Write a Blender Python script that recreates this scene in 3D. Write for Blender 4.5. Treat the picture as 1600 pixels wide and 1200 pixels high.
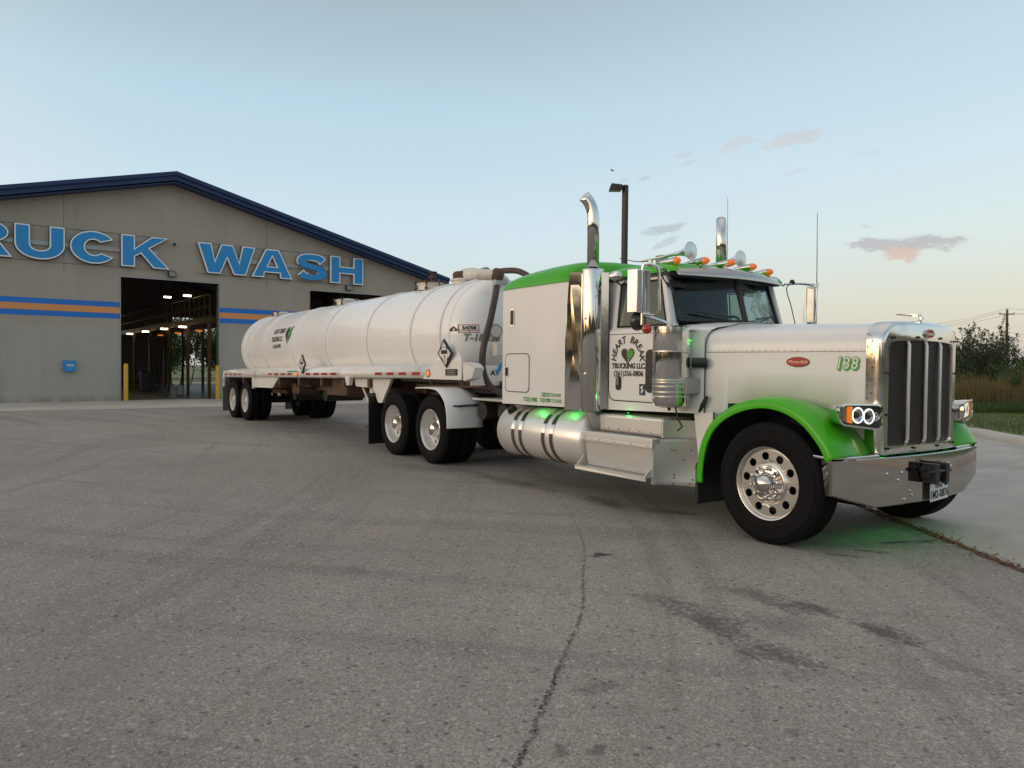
import bpy, math, random
from mathutils import Vector, Matrix
random.seed(7)
R=math.radians; PI=math.pi
for o in list(bpy.data.objects): bpy.data.objects.remove(o)
scn=bpy.context.scene; C=scn.collection

# ------------------------------------------------------------------ camera
CAM=Vector((4.05,-6.68,1.53)); TH=.601; PIT=.024; RO=.009; FPX=1160.
fw=Vector((-math.cos(TH)*math.cos(PIT), math.sin(TH)*math.cos(PIT), -math.sin(PIT)))
rt=Vector((math.sin(TH),math.cos(TH),0)); upv=rt.cross(fw)
rt,upv=rt*math.cos(RO)+upv*math.sin(RO),upv*math.cos(RO)-rt*math.sin(RO)
cd=bpy.data.cameras.new('camera'); cam=bpy.data.objects.new('camera',cd); C.objects.link(cam)
cam.matrix_world=Matrix(((rt.x,upv.x,-fw.x,CAM.x),(rt.y,upv.y,-fw.y,CAM.y),(rt.z,upv.z,-fw.z,CAM.z),(0,0,0,1)))
cd.sensor_width=36; cd.lens=FPX/1600*36; cd.clip_end=3000; cd.clip_start=.05
scn.camera=cam
def pdir(px,py): return (fw+rt*((px-800)/FPX)-upv*((py-600)/FPX))
def at(px,py,depth): return CAM+pdir(px,py)*depth
scn.view_settings.view_transform='Standard'; scn.view_settings.look='None'
scn.view_settings.exposure=0.0; scn.view_settings.gamma=1

# ------------------------------------------------------------------ world
SUNAZ=R(-104); SUNEL=R(4)
w=bpy.data.worlds.new('World'); scn.world=w; w.use_nodes=True
NT=w.node_tree; NT.nodes.clear()
class NB:
    """small node helper"""
    def __init__(s,nt): s.nt=nt
    def n(s,t,**k):
        x=s.nt.nodes.new(t)
        for a,b in k.items(): setattr(x,a,b)
        return x
    def put(s,sock,v):
        if hasattr(v,'is_output') or isinstance(v,bpy.types.NodeSocket): s.nt.links.new(v,sock)
        else: sock.default_value=v
    def m(s,op,a,b=0.0,c=None,clamp=False):
        x=s.n('ShaderNodeMath',operation=op,use_clamp=clamp); s.put(x.inputs[0],a); s.put(x.inputs[1],b)
        if c is not None: s.put(x.inputs[2],c)
        return x.outputs[0]
    def dot(s,a,v):
        x=s.n('ShaderNodeVectorMath',operation='DOT_PRODUCT'); s.put(x.inputs[0],a); s.put(x.inputs[1],v); return x.outputs['Value']
    def mix(s,f,a,b,mode='MIX'):
        x=s.n('ShaderNodeMix',data_type='RGBA',blend_type=mode); s.put(x.inputs[0],f); s.put(x.inputs[6],a); s.put(x.inputs[7],b); return x.outputs[2]
    def ramp(s,f,st,interp='LINEAR'):
        x=s.n('ShaderNodeValToRGB'); cr=x.color_ramp; cr.interpolation=interp
        cr.elements[0].position=st[0][0]; cr.elements[0].color=(*st[0][1],1)
        cr.elements[1].position=st[-1][0]; cr.elements[1].color=(*st[-1][1],1)
        for p,c in st[1:-1]:
            e=cr.elements.new(p); e.color=(*c,1)
        s.put(x.inputs[0],f); return x.outputs[0]
    def sm(s,v,a,b,lo=0.0,hi=1.0):
        x=s.n('ShaderNodeMapRange',interpolation_type='SMOOTHSTEP'); s.put(x.inputs[0],v); s.put(x.inputs[1],a); s.put(x.inputs[2],b); s.put(x.inputs[3],lo); s.put(x.inputs[4],hi); return x.outputs[0]
    def noise(s,vec,scale,detail=4,rough=.55,dist=0.0):
        x=s.n('ShaderNodeTexNoise'); s.put(x.inputs['Vector'],vec); x.inputs['Scale'].default_value=scale; x.inputs['Detail'].default_value=detail
        x.inputs['Roughness'].default_value=rough; x.inputs['Distortion'].default_value=dist; return x.outputs['Fac']
    def mapv(s,vec,scale=(1,1,1),loc=(0,0,0),rot=(0,0,0)):
        x=s.n('ShaderNodeMapping'); s.put(x.inputs['Vector'],vec); x.inputs['Scale'].default_value=scale; x.inputs['Location'].default_value=loc; x.inputs['Rotation'].default_value=rot; return x.outputs[0]
W=NB(NT)
dirv=W.n('ShaderNodeTexCoord').outputs['Generated']
sp=W.n('ShaderNodeSeparateXYZ'); NT.links.new(dirv,sp.inputs[0])
zz=W.m('MAXIMUM',sp.outputs[2],0.0)
sky=W.n('ShaderNodeTexSky',sky_type='NISHITA'); sky.sun_disc=False; sky.sun_elevation=SUNEL
sky.sun_rotation=math.atan2(math.cos(SUNAZ),math.sin(SUNAZ)); sky.altitude=100; sky.air_density=1; sky.dust_density=1.5; sky.ozone_density=1
away=W.ramp(zz,[(0,(.58,.53,.50)),(.03,(.62,.56,.52)),(.08,(.67,.65,.57)),(.16,(.68,.76,.75)),(.26,(.61,.75,.84)),(.38,(.53,.69,.79)),(.55,(.40,.53,.64)),(.72,(.56,.58,.61)),(1,(.82,.80,.78))])
side=W.ramp(zz,[(0,(.66,.68,.64)),(.08,(.66,.73,.72)),(.18,(.62,.76,.87)),(.32,(.50,.68,.80)),(.45,(.37,.47,.54)),(.6,(.32,.42,.52)),(.72,(.56,.58,.61)),(1,(.82,.80,.78))])
towards=W.ramp(zz,[(0,(1.0,.50,.20)),(.05,(1.0,.72,.42)),(.14,(1.0,.86,.66)),(.3,(.95,.90,.80)),(.55,(.62,.66,.68)),(.72,(.56,.58,.61)),(1,(.82,.80,.78))])
sd=Vector((math.cos(SUNAZ),math.sin(SUNAZ),0))
ca=W.dot(dirv,sd)
f1=W.sm(ca,-.95,-.15); f2=W.sm(ca,.05,.95)
gl=W.sm(ca,.45,1.0,0,3.6)
col=W.mix(f1,away,side); col=W.mix(f2,col,towards)
glow=W.m('MULTIPLY',gl,W.sm(zz,.42,.0))
col=W.mix(glow,col,(.92,.74,.54,1),'ADD')
# small clouds, each a patch of noise hung in one direction of the sky
def cloud(col,px,py,sx,sy,dens,cc,rot=0,edge=.55):
    d=pdir(px,py).normalized(); u=d.cross(Vector((0,0,1))).normalized(); v=u.cross(d).normalized()
    cr,sr=math.cos(rot),math.sin(rot); u2=u*cr+v*sr; v2=v*cr-u*sr
    nz=W.noise(W.mapv(dirv,(1,1,2.6)),22,6,.62)
    nz2=W.noise(W.mapv(dirv,(1,1,1.6),(3,1,2)),60,5,.6)
    a=W.m('DIVIDE',W.dot(dirv,u2),sx/FPX); b=W.m('DIVIDE',W.m('SUBTRACT',W.dot(dirv,v2),0),sy/FPX)
    q=W.m('SQRT',W.m('ADD',W.m('MULTIPLY',a,a),W.m('MULTIPLY',b,b)))
    nn=W.m('ADD',W.m('MULTIPLY',W.m('SUBTRACT',nz,.5),1.9),W.m('MULTIPLY',W.m('SUBTRACT',nz2,.5),1.3))
    q=W.m('ADD',q,W.m('MULTIPLY',nn,1.35))
    front=W.sm(W.dot(dirv,d),.5,.6)
    mask=W.m('MULTIPLY',W.m('MULTIPLY',W.sm(q,1.05,.85-edge),dens),front)
    return W.mix(mask,col,(*cc,1))
for a in [(1410,381,70,13,.85,(.44,.41,.46),R(-3),.4),(1411,397,34,12,.9,(.66,.46,.42),0,.5),(1237,217,42,15,.6,(.62,.57,.58),R(6)),(1148,226,32,9,.5,(.62,.57,.58),R(22)),
          (1068,243,20,7,.5,(.60,.56,.58),0),(1075,254,14,5,.4,(.50,.52,.58),R(20)),(1040,358,36,7,.7,(.42,.46,.50),R(10)),(1037,380,22,5,.5,(.44,.47,.51),R(25)),
          (1006,279,12,5,.5,(.45,.50,.56),R(25)),(978,281,16,4,.35,(.50,.54,.58),R(15)),(1352,353,12,5,.5,(.50,.52,.56),R(-20)),(1355,239,24,7,.25,(.6,.6,.62),0),(1236,270,26,5,.25,(.52,.56,.6),R(18))]:
    col=cloud(col,*a)
bg1=W.n('ShaderNodeBackground'); W.put(bg1.inputs[0],col); bg1.inputs[1].default_value=.92
bg2=W.n('ShaderNodeBackground'); W.put(bg2.inputs[0],sky.outputs[0]); bg2.inputs[1].default_value=.05
ad=W.n('ShaderNodeAddShader'); NT.links.new(bg1.outputs[0],ad.inputs[0]); NT.links.new(bg2.outputs[0],ad.inputs[1])
ow=W.n('ShaderNodeOutputWorld'); NT.links.new(ad.outputs[0],ow.inputs[0])

# ------------------------------------------------------------------ sun (just below / on the horizon: broad and weak)
sl=bpy.data.lights.new('sun','SUN'); sl.energy=.45; sl.angle=R(22); sl.color=(1,.76,.58)
so=bpy.data.objects.new('sun',sl); C.objects.link(so)
sdir=Vector((math.cos(SUNAZ)*math.cos(SUNEL+R(5)),math.sin(SUNAZ)*math.cos(SUNEL+R(5)),math.sin(SUNEL+R(5))))
so.rotation_euler=sdir.to_track_quat('Z','Y').to_euler(); so.location=(0,-20,10)

# ------------------------------------------------------------------ materials
MATS={}
def newmat(name):
    m=bpy.data.materials.new(name); m.use_nodes=True; nt=m.node_tree; nt.nodes.clear()
    b=NB(nt); p=b.n('ShaderNodeBsdfPrincipled'); o=b.n('ShaderNodeOutputMaterial'); nt.links.new(p.outputs[0],o.inputs[0])
    MATS[name]=m; return m,b,p
def plain(name,col,rough=.5,metal=0,coat=0,dirt=0,dcol=(.18,.14,.1),dscale=1.5,bump=0,bscale=60,spec=.5,emit=None,es=0,streak=False,fine=0):
    m,b,p=newmat(name)
    tc=b.n('ShaderNodeTexCoord').outputs['Object']
    c=(*col,1)
    p.inputs['Roughness'].default_value=rough; p.inputs['Metallic'].default_value=metal; p.inputs['Coat Weight'].default_value=coat
    p.inputs['Coat Roughness'].default_value=.06; p.inputs['Specular IOR Level'].default_value=spec
    if dirt:
        v=b.mapv(tc,(1,1,.25)) if streak else tc
        nz=b.noise(v,dscale,7,.65)
        f=b.m('MULTIPLY',b.sm(nz,.46,.78),dirt)
        out=b.mix(f,c,(*dcol,1))
        b.put(p.inputs['Base Color'],out)
        b.put(p.inputs['Roughness'],b.m('ADD',b.m('MULTIPLY',b.noise(tc,dscale*3,5),.22*max(dirt,.4)),max(rough-.06,.02)))
    else: p.inputs['Base Color'].default_value=c
    if bump:
        bp=b.n('ShaderNodeBump'); bp.inputs['Strength'].default_value=bump; bp.inputs['Distance'].default_value=.01
        b.put(bp.inputs['Height'],b.noise(tc,bscale,4)); b.put(p.inputs['Normal'],bp.outputs[0])
    if emit: p.inputs['Emission Color'].default_value=(*emit,1); p.inputs['Emission Strength'].default_value=es
    return m
white=plain('white_paint',(.75,.745,.745),.36,0,.22,.12,(.42,.34,.26),1.3,streak=True)
tankwhite=plain('tank_white_paint',(.84,.83,.82),.30,0,.3,.22,(.60,.50,.40),.5,streak=True)
trailwhite=plain('trailer_white_paint',(.78,.76,.73),.4,0,.2,.45,(.36,.26,.18),2.2)
green=plain('green_paint',(.060,.40,.008),.30,0,.15,.08,(.04,.25,.01),2,spec=.25)
chrome=plain('chrome',(.68,.66,.64),.05,1,0,.25,(.45,.41,.37),3)
chromed=plain('scuffed_chrome',(.74,.72,.70),.13,1,0,.45,(.42,.38,.34),2.5,bump=.05,bscale=6)
satin=plain('satin_rim_aluminium',(.74,.72,.70),.38,.6,0,.35,(.5,.45,.4),5)
alu=plain('brushed_aluminium',(.70,.69,.67),.34,1,0,.45,(.42,.38,.33),3,bump=.04,bscale=40)
alup=plain('polished_aluminium',(.80,.78,.75),.16,1,0,.10,(.5,.45,.4),4)
rimal=plain('rim_aluminium',(.74,.72,.69),.27,1,0,.2,(.5,.45,.4),5)
bumperm=plain('bumper_chrome',(.44,.41,.385),.05,1,0,.35,(.42,.38,.34),2.5,streak=True)
alus=plain('satin_tank_aluminium',(.78,.76,.74),.32,.45,0,.3,(.5,.44,.38),3,streak=True)
steelw=plain('white_steel_rim',(.66,.62,.57),.45,0,.1,.4,(.34,.26,.18),6)
rubber=plain('tyre_rubber',(.005,.005,.005),.75,0,0,.2,(.016,.014,.012),9,bump=.12,bscale=120,spec=.16)
black=plain('black_plastic',(.014,.014,.015),.42,0,0,.2,(.04,.035,.03),6)
chassis=plain('dark_chassis_steel',(.022,.020,.019),.65,0,0,.6,(.07,.05,.035),4,bump=.2,bscale=30)
rust=plain('rusted_steel',(.11,.065,.045),.8,0,0,.8,(.035,.02,.015),9,bump=.3,bscale=50)
hosem=plain('brown_rubber_hose',(.055,.034,.030),.55,0,0,.4,(.14,.11,.09),6)
red=plain('red_paint',(.36,.008,.008),.4,0,.1)
redtape=plain('red_reflective_tape',(.36,.006,.02),.3,0,.3)
whitetape=plain('white_reflective_tape',(.52,.52,.48),.35)
amber=plain('amber_lens',(.75,.16,.01),.12,0,.8,emit=(1,.22,.02),es=.25)
amberlit=plain('lit_amber_lens',(.8,.18,.02),.2,0,.5,emit=(1,.25,.03),es=.7)
redlens=plain('red_lens',(.40,.03,.015),.18,0,.7)
bluep=plain('blue_sign_paint',(.012,.26,.62),.45,0,0,.3,(.03,.12,.30),2)
bluestripe=plain('blue_wall_paint',(.012,.17,.58),.6,0,0,.2,(.03,.12,.3),1.5)
orange=plain('orange_wall_paint',(.72,.30,.10),.65,0,0,.2,(.4,.2,.1),1.5)
signwhite=plain('white_sign_edge',(.86,.88,.90),.45)
roofblue=plain('navy_metal_roof',(.003,.024,.105),.5,0,0,.2,(.02,.04,.1),1)
letblk=plain('black_lettering',(.02,.018,.016),.5)
letgrn=plain('green_lettering',(.045,.31,.035),.4)
darkgrn=plain('dark_green_lettering',(.05,.10,.02),.5)
olive=plain('olive_lettering',(.16,.23,.11),.5)
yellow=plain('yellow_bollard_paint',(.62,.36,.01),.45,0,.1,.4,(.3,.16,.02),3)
bronze=plain('dark_bronze_paint',(.035,.022,.020),.5,0,0,.2,(.06,.04,.035),3)
wood=plain('weathered_wood',(.15,.095,.07),.85,0,0,.6,(.07,.05,.04),3,streak=True)
galv=plain('galvanised_steel',(.36,.36,.36),.5,.5,0,.4,(.25,.2,.16),3)
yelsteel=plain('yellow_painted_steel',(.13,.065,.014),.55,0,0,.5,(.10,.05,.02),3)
darkgrey=plain('dark_grey_interior',(.045,.045,.05),.8)
wire=plain('wire_black',(.02,.02,.02),.6)
cream=plain('cream_plastic',(.5,.5,.47),.5,0,0,.4,(.2,.17,.13),5)
labelw=plain('white_label',(.72,.72,.70),.45)
tubelit=plain('lit_lamp_tube',(.9,.85,.75),.3,emit=(1,.80,.52),es=9)
haloe=plain('lit_white_led_ring',(.9,.9,.9),.2,emit=(1,.97,.95),es=1.7)
ledg=plain('lit_green_led',(.1,.9,.2),.3,emit=(.02,1,.12),es=3)
dullw=plain('dull_lamp_glass',(.22,.22,.21),.25,0,.5)
barkm=plain('bark',(.085,.062,.048),.9,0,0,.5,(.04,.03,.025),8)

def mk_diamond(name,base=(.84,.82,.79),metal=.7,rough=.36):
    m,b,p=newmat(name); tc=b.n('ShaderNodeTexCoord').outputs['Object']
    s=b.n('ShaderNodeSeparateXYZ'); b.put(s.inputs[0],tc)
    hx=b.m('ADD',s.outputs[0],b.m('MULTIPLY',s.outputs[1],.73)); hz=s.outputs[2]
    a=b.m('SINE',b.m('MULTIPLY',b.m('ADD',hx,b.m('MULTIPLY',hz,1.0)),78)); c=b.m('SINE',b.m('MULTIPLY',b.m('SUBTRACT',hx,b.m('MULTIPLY',hz,1.0)),78))
    h=b.sm(b.m('ABSOLUTE',b.m('MULTIPLY',a,c)),.35,.8)
    dn=b.noise(tc,5,6,.6); f=b.m('MULTIPLY',b.sm(dn,.5,.8),.4)
    cc=b.mix(b.m('MULTIPLY',h,.42),(*base,1),(.42,.39,.36,1)); cc=b.mix(f,cc,(.40,.29,.21,1)); b.put(p.inputs['Base Color'],cc)
    p.inputs['Metallic'].default_value=metal; b.put(p.inputs['Roughness'],b.m('ADD',rough,b.m('MULTIPLY',f,.4)))
    bp=b.n('ShaderNodeBump'); bp.inputs['Strength'].default_value=.9; bp.inputs['Distance'].default_value=.006; b.put(bp.inputs['Height'],h); b.put(p.inputs['Normal'],bp.outputs[0])
    return m
diamond=mk_diamond('diamond_plate')

def mk_mesh():
    m,b,p=newmat('punched_grille_metal'); tc=b.n('ShaderNodeTexCoord').outputs['Object']
    s=b.n('ShaderNodeSeparateXYZ'); b.put(s.inputs[0],tc)
    k=78.
    y=b.m('MULTIPLY',s.outputs[1],k); z=b.m('MULTIPLY',s.outputs[2],k)
    row=b.m('FLOOR',z); y2=b.m('ADD',y,b.m('MULTIPLY',b.m('MODULO',b.m('ABSOLUTE',row),2.0),.5))
    fy=b.m('SUBTRACT',b.m('FRACT',y2),.5); fz=b.m('SUBTRACT',b.m('FRACT',z),.5)
    d=b.m('SQRT',b.m('ADD',b.m('MULTIPLY',fy,fy),b.m('MULTIPLY',fz,fz)))
    hole=b.sm(d,.36,.44)
    b.put(p.inputs['Base Color'],b.mix(hole,(.004,.004,.004,1),(.115,.10,.09,1))); b.put(p.inputs['Metallic'],b.m('MULTIPLY',hole,.8)); p.inputs['Roughness'].default_value=.5
    p.inputs['Specular IOR Level'].default_value=.1
    return m
meshm=mk_mesh()

def mk_glass(name,tint,rough=.0,refl=1.0):
    m=bpy.data.materials.new(name); m.use_nodes=True; nt=m.node_tree; nt.nodes.clear(); b=NB(nt)
    t=b.n('ShaderNodeBsdfTransparent'); t.inputs[0].default_value=(*tint,1)
    g=b.n('ShaderNodeBsdfGlossy'); g.inputs['Roughness'].default_value=rough; g.inputs[0].default_value=(refl,refl,refl,1)
    f=b.n('ShaderNodeFresnel'); gb=b.n('ShaderNodeNewGeometry').outputs['Backfacing']; b.put(f.inputs[0],b.m('ADD',1.45,b.m('MULTIPLY',gb,1/1.45-1.45)))
    mx=b.n('ShaderNodeMixShader'); b.put(mx.inputs[0],f.outputs[0]); b.put(mx.inputs[1],t.outputs[0]); b.put(mx.inputs[2],g.outputs[0])
    o=b.n('ShaderNodeOutputMaterial'); b.put(o.inputs[0],mx.outputs[0]); MATS[name]=m; return m
glass=mk_glass('windscreen_glass',(.62,.72,.72)); sglass=mk_glass('side_glass',(.66,.72,.70)); lens=mk_glass('clear_lens',(.92,.92,.92))

def mk_asphalt():
    m,b,p=newmat('worn_asphalt'); g=b.n('ShaderNodeNewGeometry').outputs['Position']
    big=b.noise(g,.22,5,.62,.5); mid=b.noise(g,1.3,7,.65,.3); fine=b.noise(g,26,5,.7); grit=b.noise(g,95,3,.75)
    sg=b.n('ShaderNodeSeparateXYZ'); b.put(sg.inputs[0],g)
    # tyre tracks: rings round two turning centres, broken up by noise
    def tracks(cx,cy,sc,seed,rot=0):
        dx=b.m('SUBTRACT',sg.outputs[0],cx); dy=b.m('SUBTRACT',sg.outputs[1],cy)
        r=b.m('SQRT',b.m('ADD',b.m('MULTIPLY',dx,dx),b.m('MULTIPLY',dy,dy)))
        a=b.m('ARCTAN2',dy,dx)
        cb=b.n('ShaderNodeCombineXYZ'); b.put(cb.inputs[0],b.m('MULTIPLY',r,sc)); b.put(cb.inputs[1],b.m('MULTIPLY',a,2.5)); cb.inputs[2].default_value=seed
        return b.noise(cb.outputs[0],1.0,6,.66,.25)
    t1=tracks(-16,-22,2.4,1.0); t2=tracks(-2,16,2.0,4.0); t3=tracks(-30,26,1.6,7.0)
    st=b.noise(b.mapv(g,(.14,2.0,1),rot=(0,0,R(-6))),1.3,6,.65,.6)
    c=b.mix(b.sm(big,.32,.68),(.242,.212,.182,1),(.312,.276,.240,1))
    c=b.mix(b.m('MULTIPLY',b.sm(t1,.50,.64),.48),c,(.170,.152,.132,1))
    c=b.mix(b.m('MULTIPLY',b.sm(t2,.54,.70),.22),c,(.39,.345,.295,1))
    c=b.mix(b.m('MULTIPLY',b.sm(t3,.52,.62),.45),c,(.175,.158,.14,1))
    c=b.mix(b.m('MULTIPLY',b.sm(st,.52,.70),.22),c,(.19,.178,.163,1))
    c=b.mix(b.m('MULTIPLY',b.sm(mid,.48,.66),.26),c,(.20,.17,.142,1))
    c=b.mix(b.m('MULTIPLY',b.sm(b.noise(b.mapv(g,loc=(9,4,0)),.8,5,.7,.5),.60,.74),.22),c,(.32,.225,.15,1))
    c=b.mix(b.sm(fine,.50,.70,0,.34),c,(.13,.115,.10,1)); c=b.mix(b.sm(fine,.46,.28,0,.30),c,(.42,.38,.335,1))
    c=b.mix(b.sm(grit,.56,.74,0,.55),c,(.075,.067,.06,1)); c=b.mix(b.sm(grit,.44,.28,0,.6),c,(.52,.475,.42,1))
    # scattered pits, chips and small oil drops of very mixed size
    def drops(sc,r0,r1,thr,dens,seed,cc,str_=1.0):
        v=b.n('ShaderNodeTexVoronoi'); v.inputs['Scale'].default_value=sc; b.put(v.inputs['Vector'],b.mapv(g,(1,str_,0),loc=(seed,seed*2,0))); q=b.n('ShaderNodeSeparateColor'); b.put(q.inputs[0],v.outputs['Color'])
        d=b.m('ADD',v.outputs['Distance'],b.m('MULTIPLY',b.m('SUBTRACT',b.noise(g,sc*9,3),.5),r0*2.2))
        rad=b.m('MULTIPLY',q.outputs[1],r0)
        return b.m('MULTIPLY',b.sm(b.m('SUBTRACT',d,rad),r1,0.0),b.sm(q.outputs[0],thr,thr+.02,0,dens))
    c=b.mix(drops(11,.09,.03,.80,.8,3,0),c,(.07,.062,.055,1))
    c=b.mix(drops(3.2,.05,.02,.74,.85,5,0,1.6),c,(.065,.058,.052,1))
    c=b.mix(drops(1.1,.07,.02,.78,.75,8,0,2.0),c,(.075,.067,.06,1))
    hs=b.n('ShaderNodeSeparateColor'); v3=b.n('ShaderNodeTexVoronoi'); v3.inputs['Scale'].default_value=105; b.put(v3.inputs['Vector'],g); b.put(hs.inputs[0],v3.outputs['Color'])
    c=b.mix(1.0,c,b.ramp(hs.outputs[0],[(0,(.62,.61,.60)),(.2,(.86,.86,.86)),(.5,(1,1,1)),(.8,(1.1,1.1,1.1)),(1,(1.5,1.5,1.5))]),'MULTIPLY')
    v4=b.n('ShaderNodeTexVoronoi'); v4.inputs['Scale'].default_value=24; b.put(v4.inputs['Vector'],g); h4=b.n('ShaderNodeSeparateColor'); b.put(h4.inputs[0],v4.outputs['Color'])
    c=b.mix(b.m('MULTIPLY',b.sm(v4.outputs['Distance'],.42,.22),b.sm(h4.outputs[0],.80,.84,0,.55)),c,(.48,.44,.39,1)); c=b.mix(b.m('MULTIPLY',b.sm(v4.outputs['Distance'],.40,.20),b.sm(h4.outputs[1],.84,.88,0,.7)),c,(.06,.053,.047,1))
    s=b.n('ShaderNodeSeparateXYZ'); b.put(s.inputs[0],g)
    nz=b.noise(b.mapv(g,(1,1.6,1),rot=(0,0,R(35))),3.4,7,.7,.6); nzf=b.noise(g,24,4,.7)
    def ell(c,x0,y0,ang,rx,ry,dens,cc,soft=.8):
        dx=b.m('SUBTRACT',s.outputs[0],x0); dy=b.m('SUBTRACT',s.outputs[1],y0)
        u=b.m('DIVIDE',b.m('ADD',b.m('MULTIPLY',dx,math.cos(ang)),b.m('MULTIPLY',dy,math.sin(ang))),rx)
        v=b.m('DIVIDE',b.m('SUBTRACT',b.m('MULTIPLY',dy,math.cos(ang)),b.m('MULTIPLY',dx,math.sin(ang))),ry)
        q=b.m('ADD',b.m('SQRT',b.m('ADD',b.m('MULTIPLY',u,u),b.m('MULTIPLY',v,v))),b.m('ADD',b.m('MULTIPLY',b.m('SUBTRACT',nz,.5),2.6),b.m('MULTIPLY',b.m('SUBTRACT',nzf,.5),2.6)))
        return b.mix(b.m('MULTIPLY',b.sm(q,1.08,1.08-soft),dens),c,(*cc,1))
    for a in STAINS_AND_SHADE: c=ell(c,*a)
    b.put(p.inputs['Base Color'],c)
    b.put(p.inputs['Roughness'],b.m('ADD',.72,b.m('MULTIPLY',mid,.2)))
    bp=b.n('ShaderNodeBump'); bp.inputs['Strength'].default_value=.55; bp.inputs['Distance'].default_value=.006
    b.put(bp.inputs['Height'],b.m('ADD',b.m('MULTIPLY',hs.outputs[2],.5),b.noise(g,60,3))); b.put(p.inputs['Normal'],bp.outputs[0])
    return m
def gz(px,py,z=0.0):
    d=pdir(px,py); t=(z-CAM.z)/d.z; return CAM+d*t
STAINS_AND_SHADE=[]
def stain_or_shade(px0,py0,px1,py1,wid,dens=.6,cc=(.085,.08,.075),soft=.95):
    a=gz(px0,py0); c=gz(px1,py1); m=(a+c)/2; d=c-a
    STAINS_AND_SHADE.append((m.x,m.y,math.atan2(d.y,d.x),d.length/2,wid,dens,cc,soft))
K_=(.050,.045,.040)
stain_or_shade(1040,935,1190,1010,.20,.75,K_); stain_or_shade(1150,1000,1290,1055,.17,.72,K_); stain_or_shade(1120,905,1260,960,.17,.55,K_); stain_or_shade(1210,930,1340,975,.13,.75,K_); stain_or_shade(1330,965,1470,1022,.12,.75,K_)
stain_or_shade(1160,955,1300,1005,.28,.35,K_); stain_or_shade(990,925,1060,945,.15,.35,K_); stain_or_shade(1430,1010,1560,1070,.10,.35,K_)
stain_or_shade(1330,858,1400,866,.055,.9,(.03,.03,.03)); stain_or_shade(1360,850,1440,845,.05,.8,(.03,.03,.03)); stain_or_shade(1290,865,1360,872,.05,.7,(.035,.03,.03)); stain_or_shade(1420,850,1475,842,.07,.85,(.03,.03,.03)); stain_or_shade(922,868,960,866,.075,.97,(.025,.025,.025),.5)
stain_or_shade(1000,795,1100,805,.16,.8,(.05,.045,.04)); stain_or_shade(900,770,990,800,.20,.7,(.06,.053,.045)); stain_or_shade(720,735,900,775,.22,.65,(.065,.056,.048)); stain_or_shade(600,722,760,742,.35,.5,(.09,.08,.07)); stain_or_shade(1100,815,1330,830,.5,.55,(.10,.09,.08)); stain_or_shade(740,720,1300,760,.9,.55,(.11,.095,.08))  # oil under the truck, with its contact shadow painted into the colour
stain_or_shade(900,1085,960,1065,.07,.4,K_); stain_or_shade(1220,1140,1260,1148,.06,.5,K_); stain_or_shade(860,1172,890,1175,.06,.6,K_); stain_or_shade(925,1168,945,1175,.05,.6,K_); stain_or_shade(540,885,580,900,.12,.25,K_); stain_or_shade(0,1170,260,960,.5,.30,(.2,.18,.16))
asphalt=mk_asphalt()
def mk_conc(name,c0,c1,sc=1.0):
    m,b,p=newmat(name); g=b.n('ShaderNodeNewGeometry').outputs['Position']
    st=b.noise(b.mapv(g,(.9,.12,1),rot=(0,0,R(25))),1.6,5,.6,.8)
    c=b.mix(b.sm(b.noise(g,.7*sc,7,.6,.3),.3,.7),(*c0,1),(*c1,1))
    c=b.mix(b.m('MULTIPLY',b.sm(st,.5,.75),.4),c,(c0[0]*.62,c0[1]*.62,c0[2]*.62,1))
    c=b.mix(b.m('MULTIPLY',b.sm(b.noise(g,90,2),.4,.7),.2),c,(.12,.11,.1,1))
    b.put(p.inputs['Base Color'],c); p.inputs['Roughness'].default_value=.85
    bp=b.n('ShaderNodeBump'); bp.inputs['Strength'].default_value=.25; bp.inputs['Distance'].default_value=.004; b.put(bp.inputs['Height'],b.noise(g,50,4)); b.put(p.inputs['Normal'],bp.outputs[0])
    return m
concrete=mk_conc('pale_concrete',(.36,.325,.28),(.47,.43,.375)); kerbm=mk_conc('kerb_concrete',(.46,.41,.36),(.56,.50,.44),2)
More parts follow.
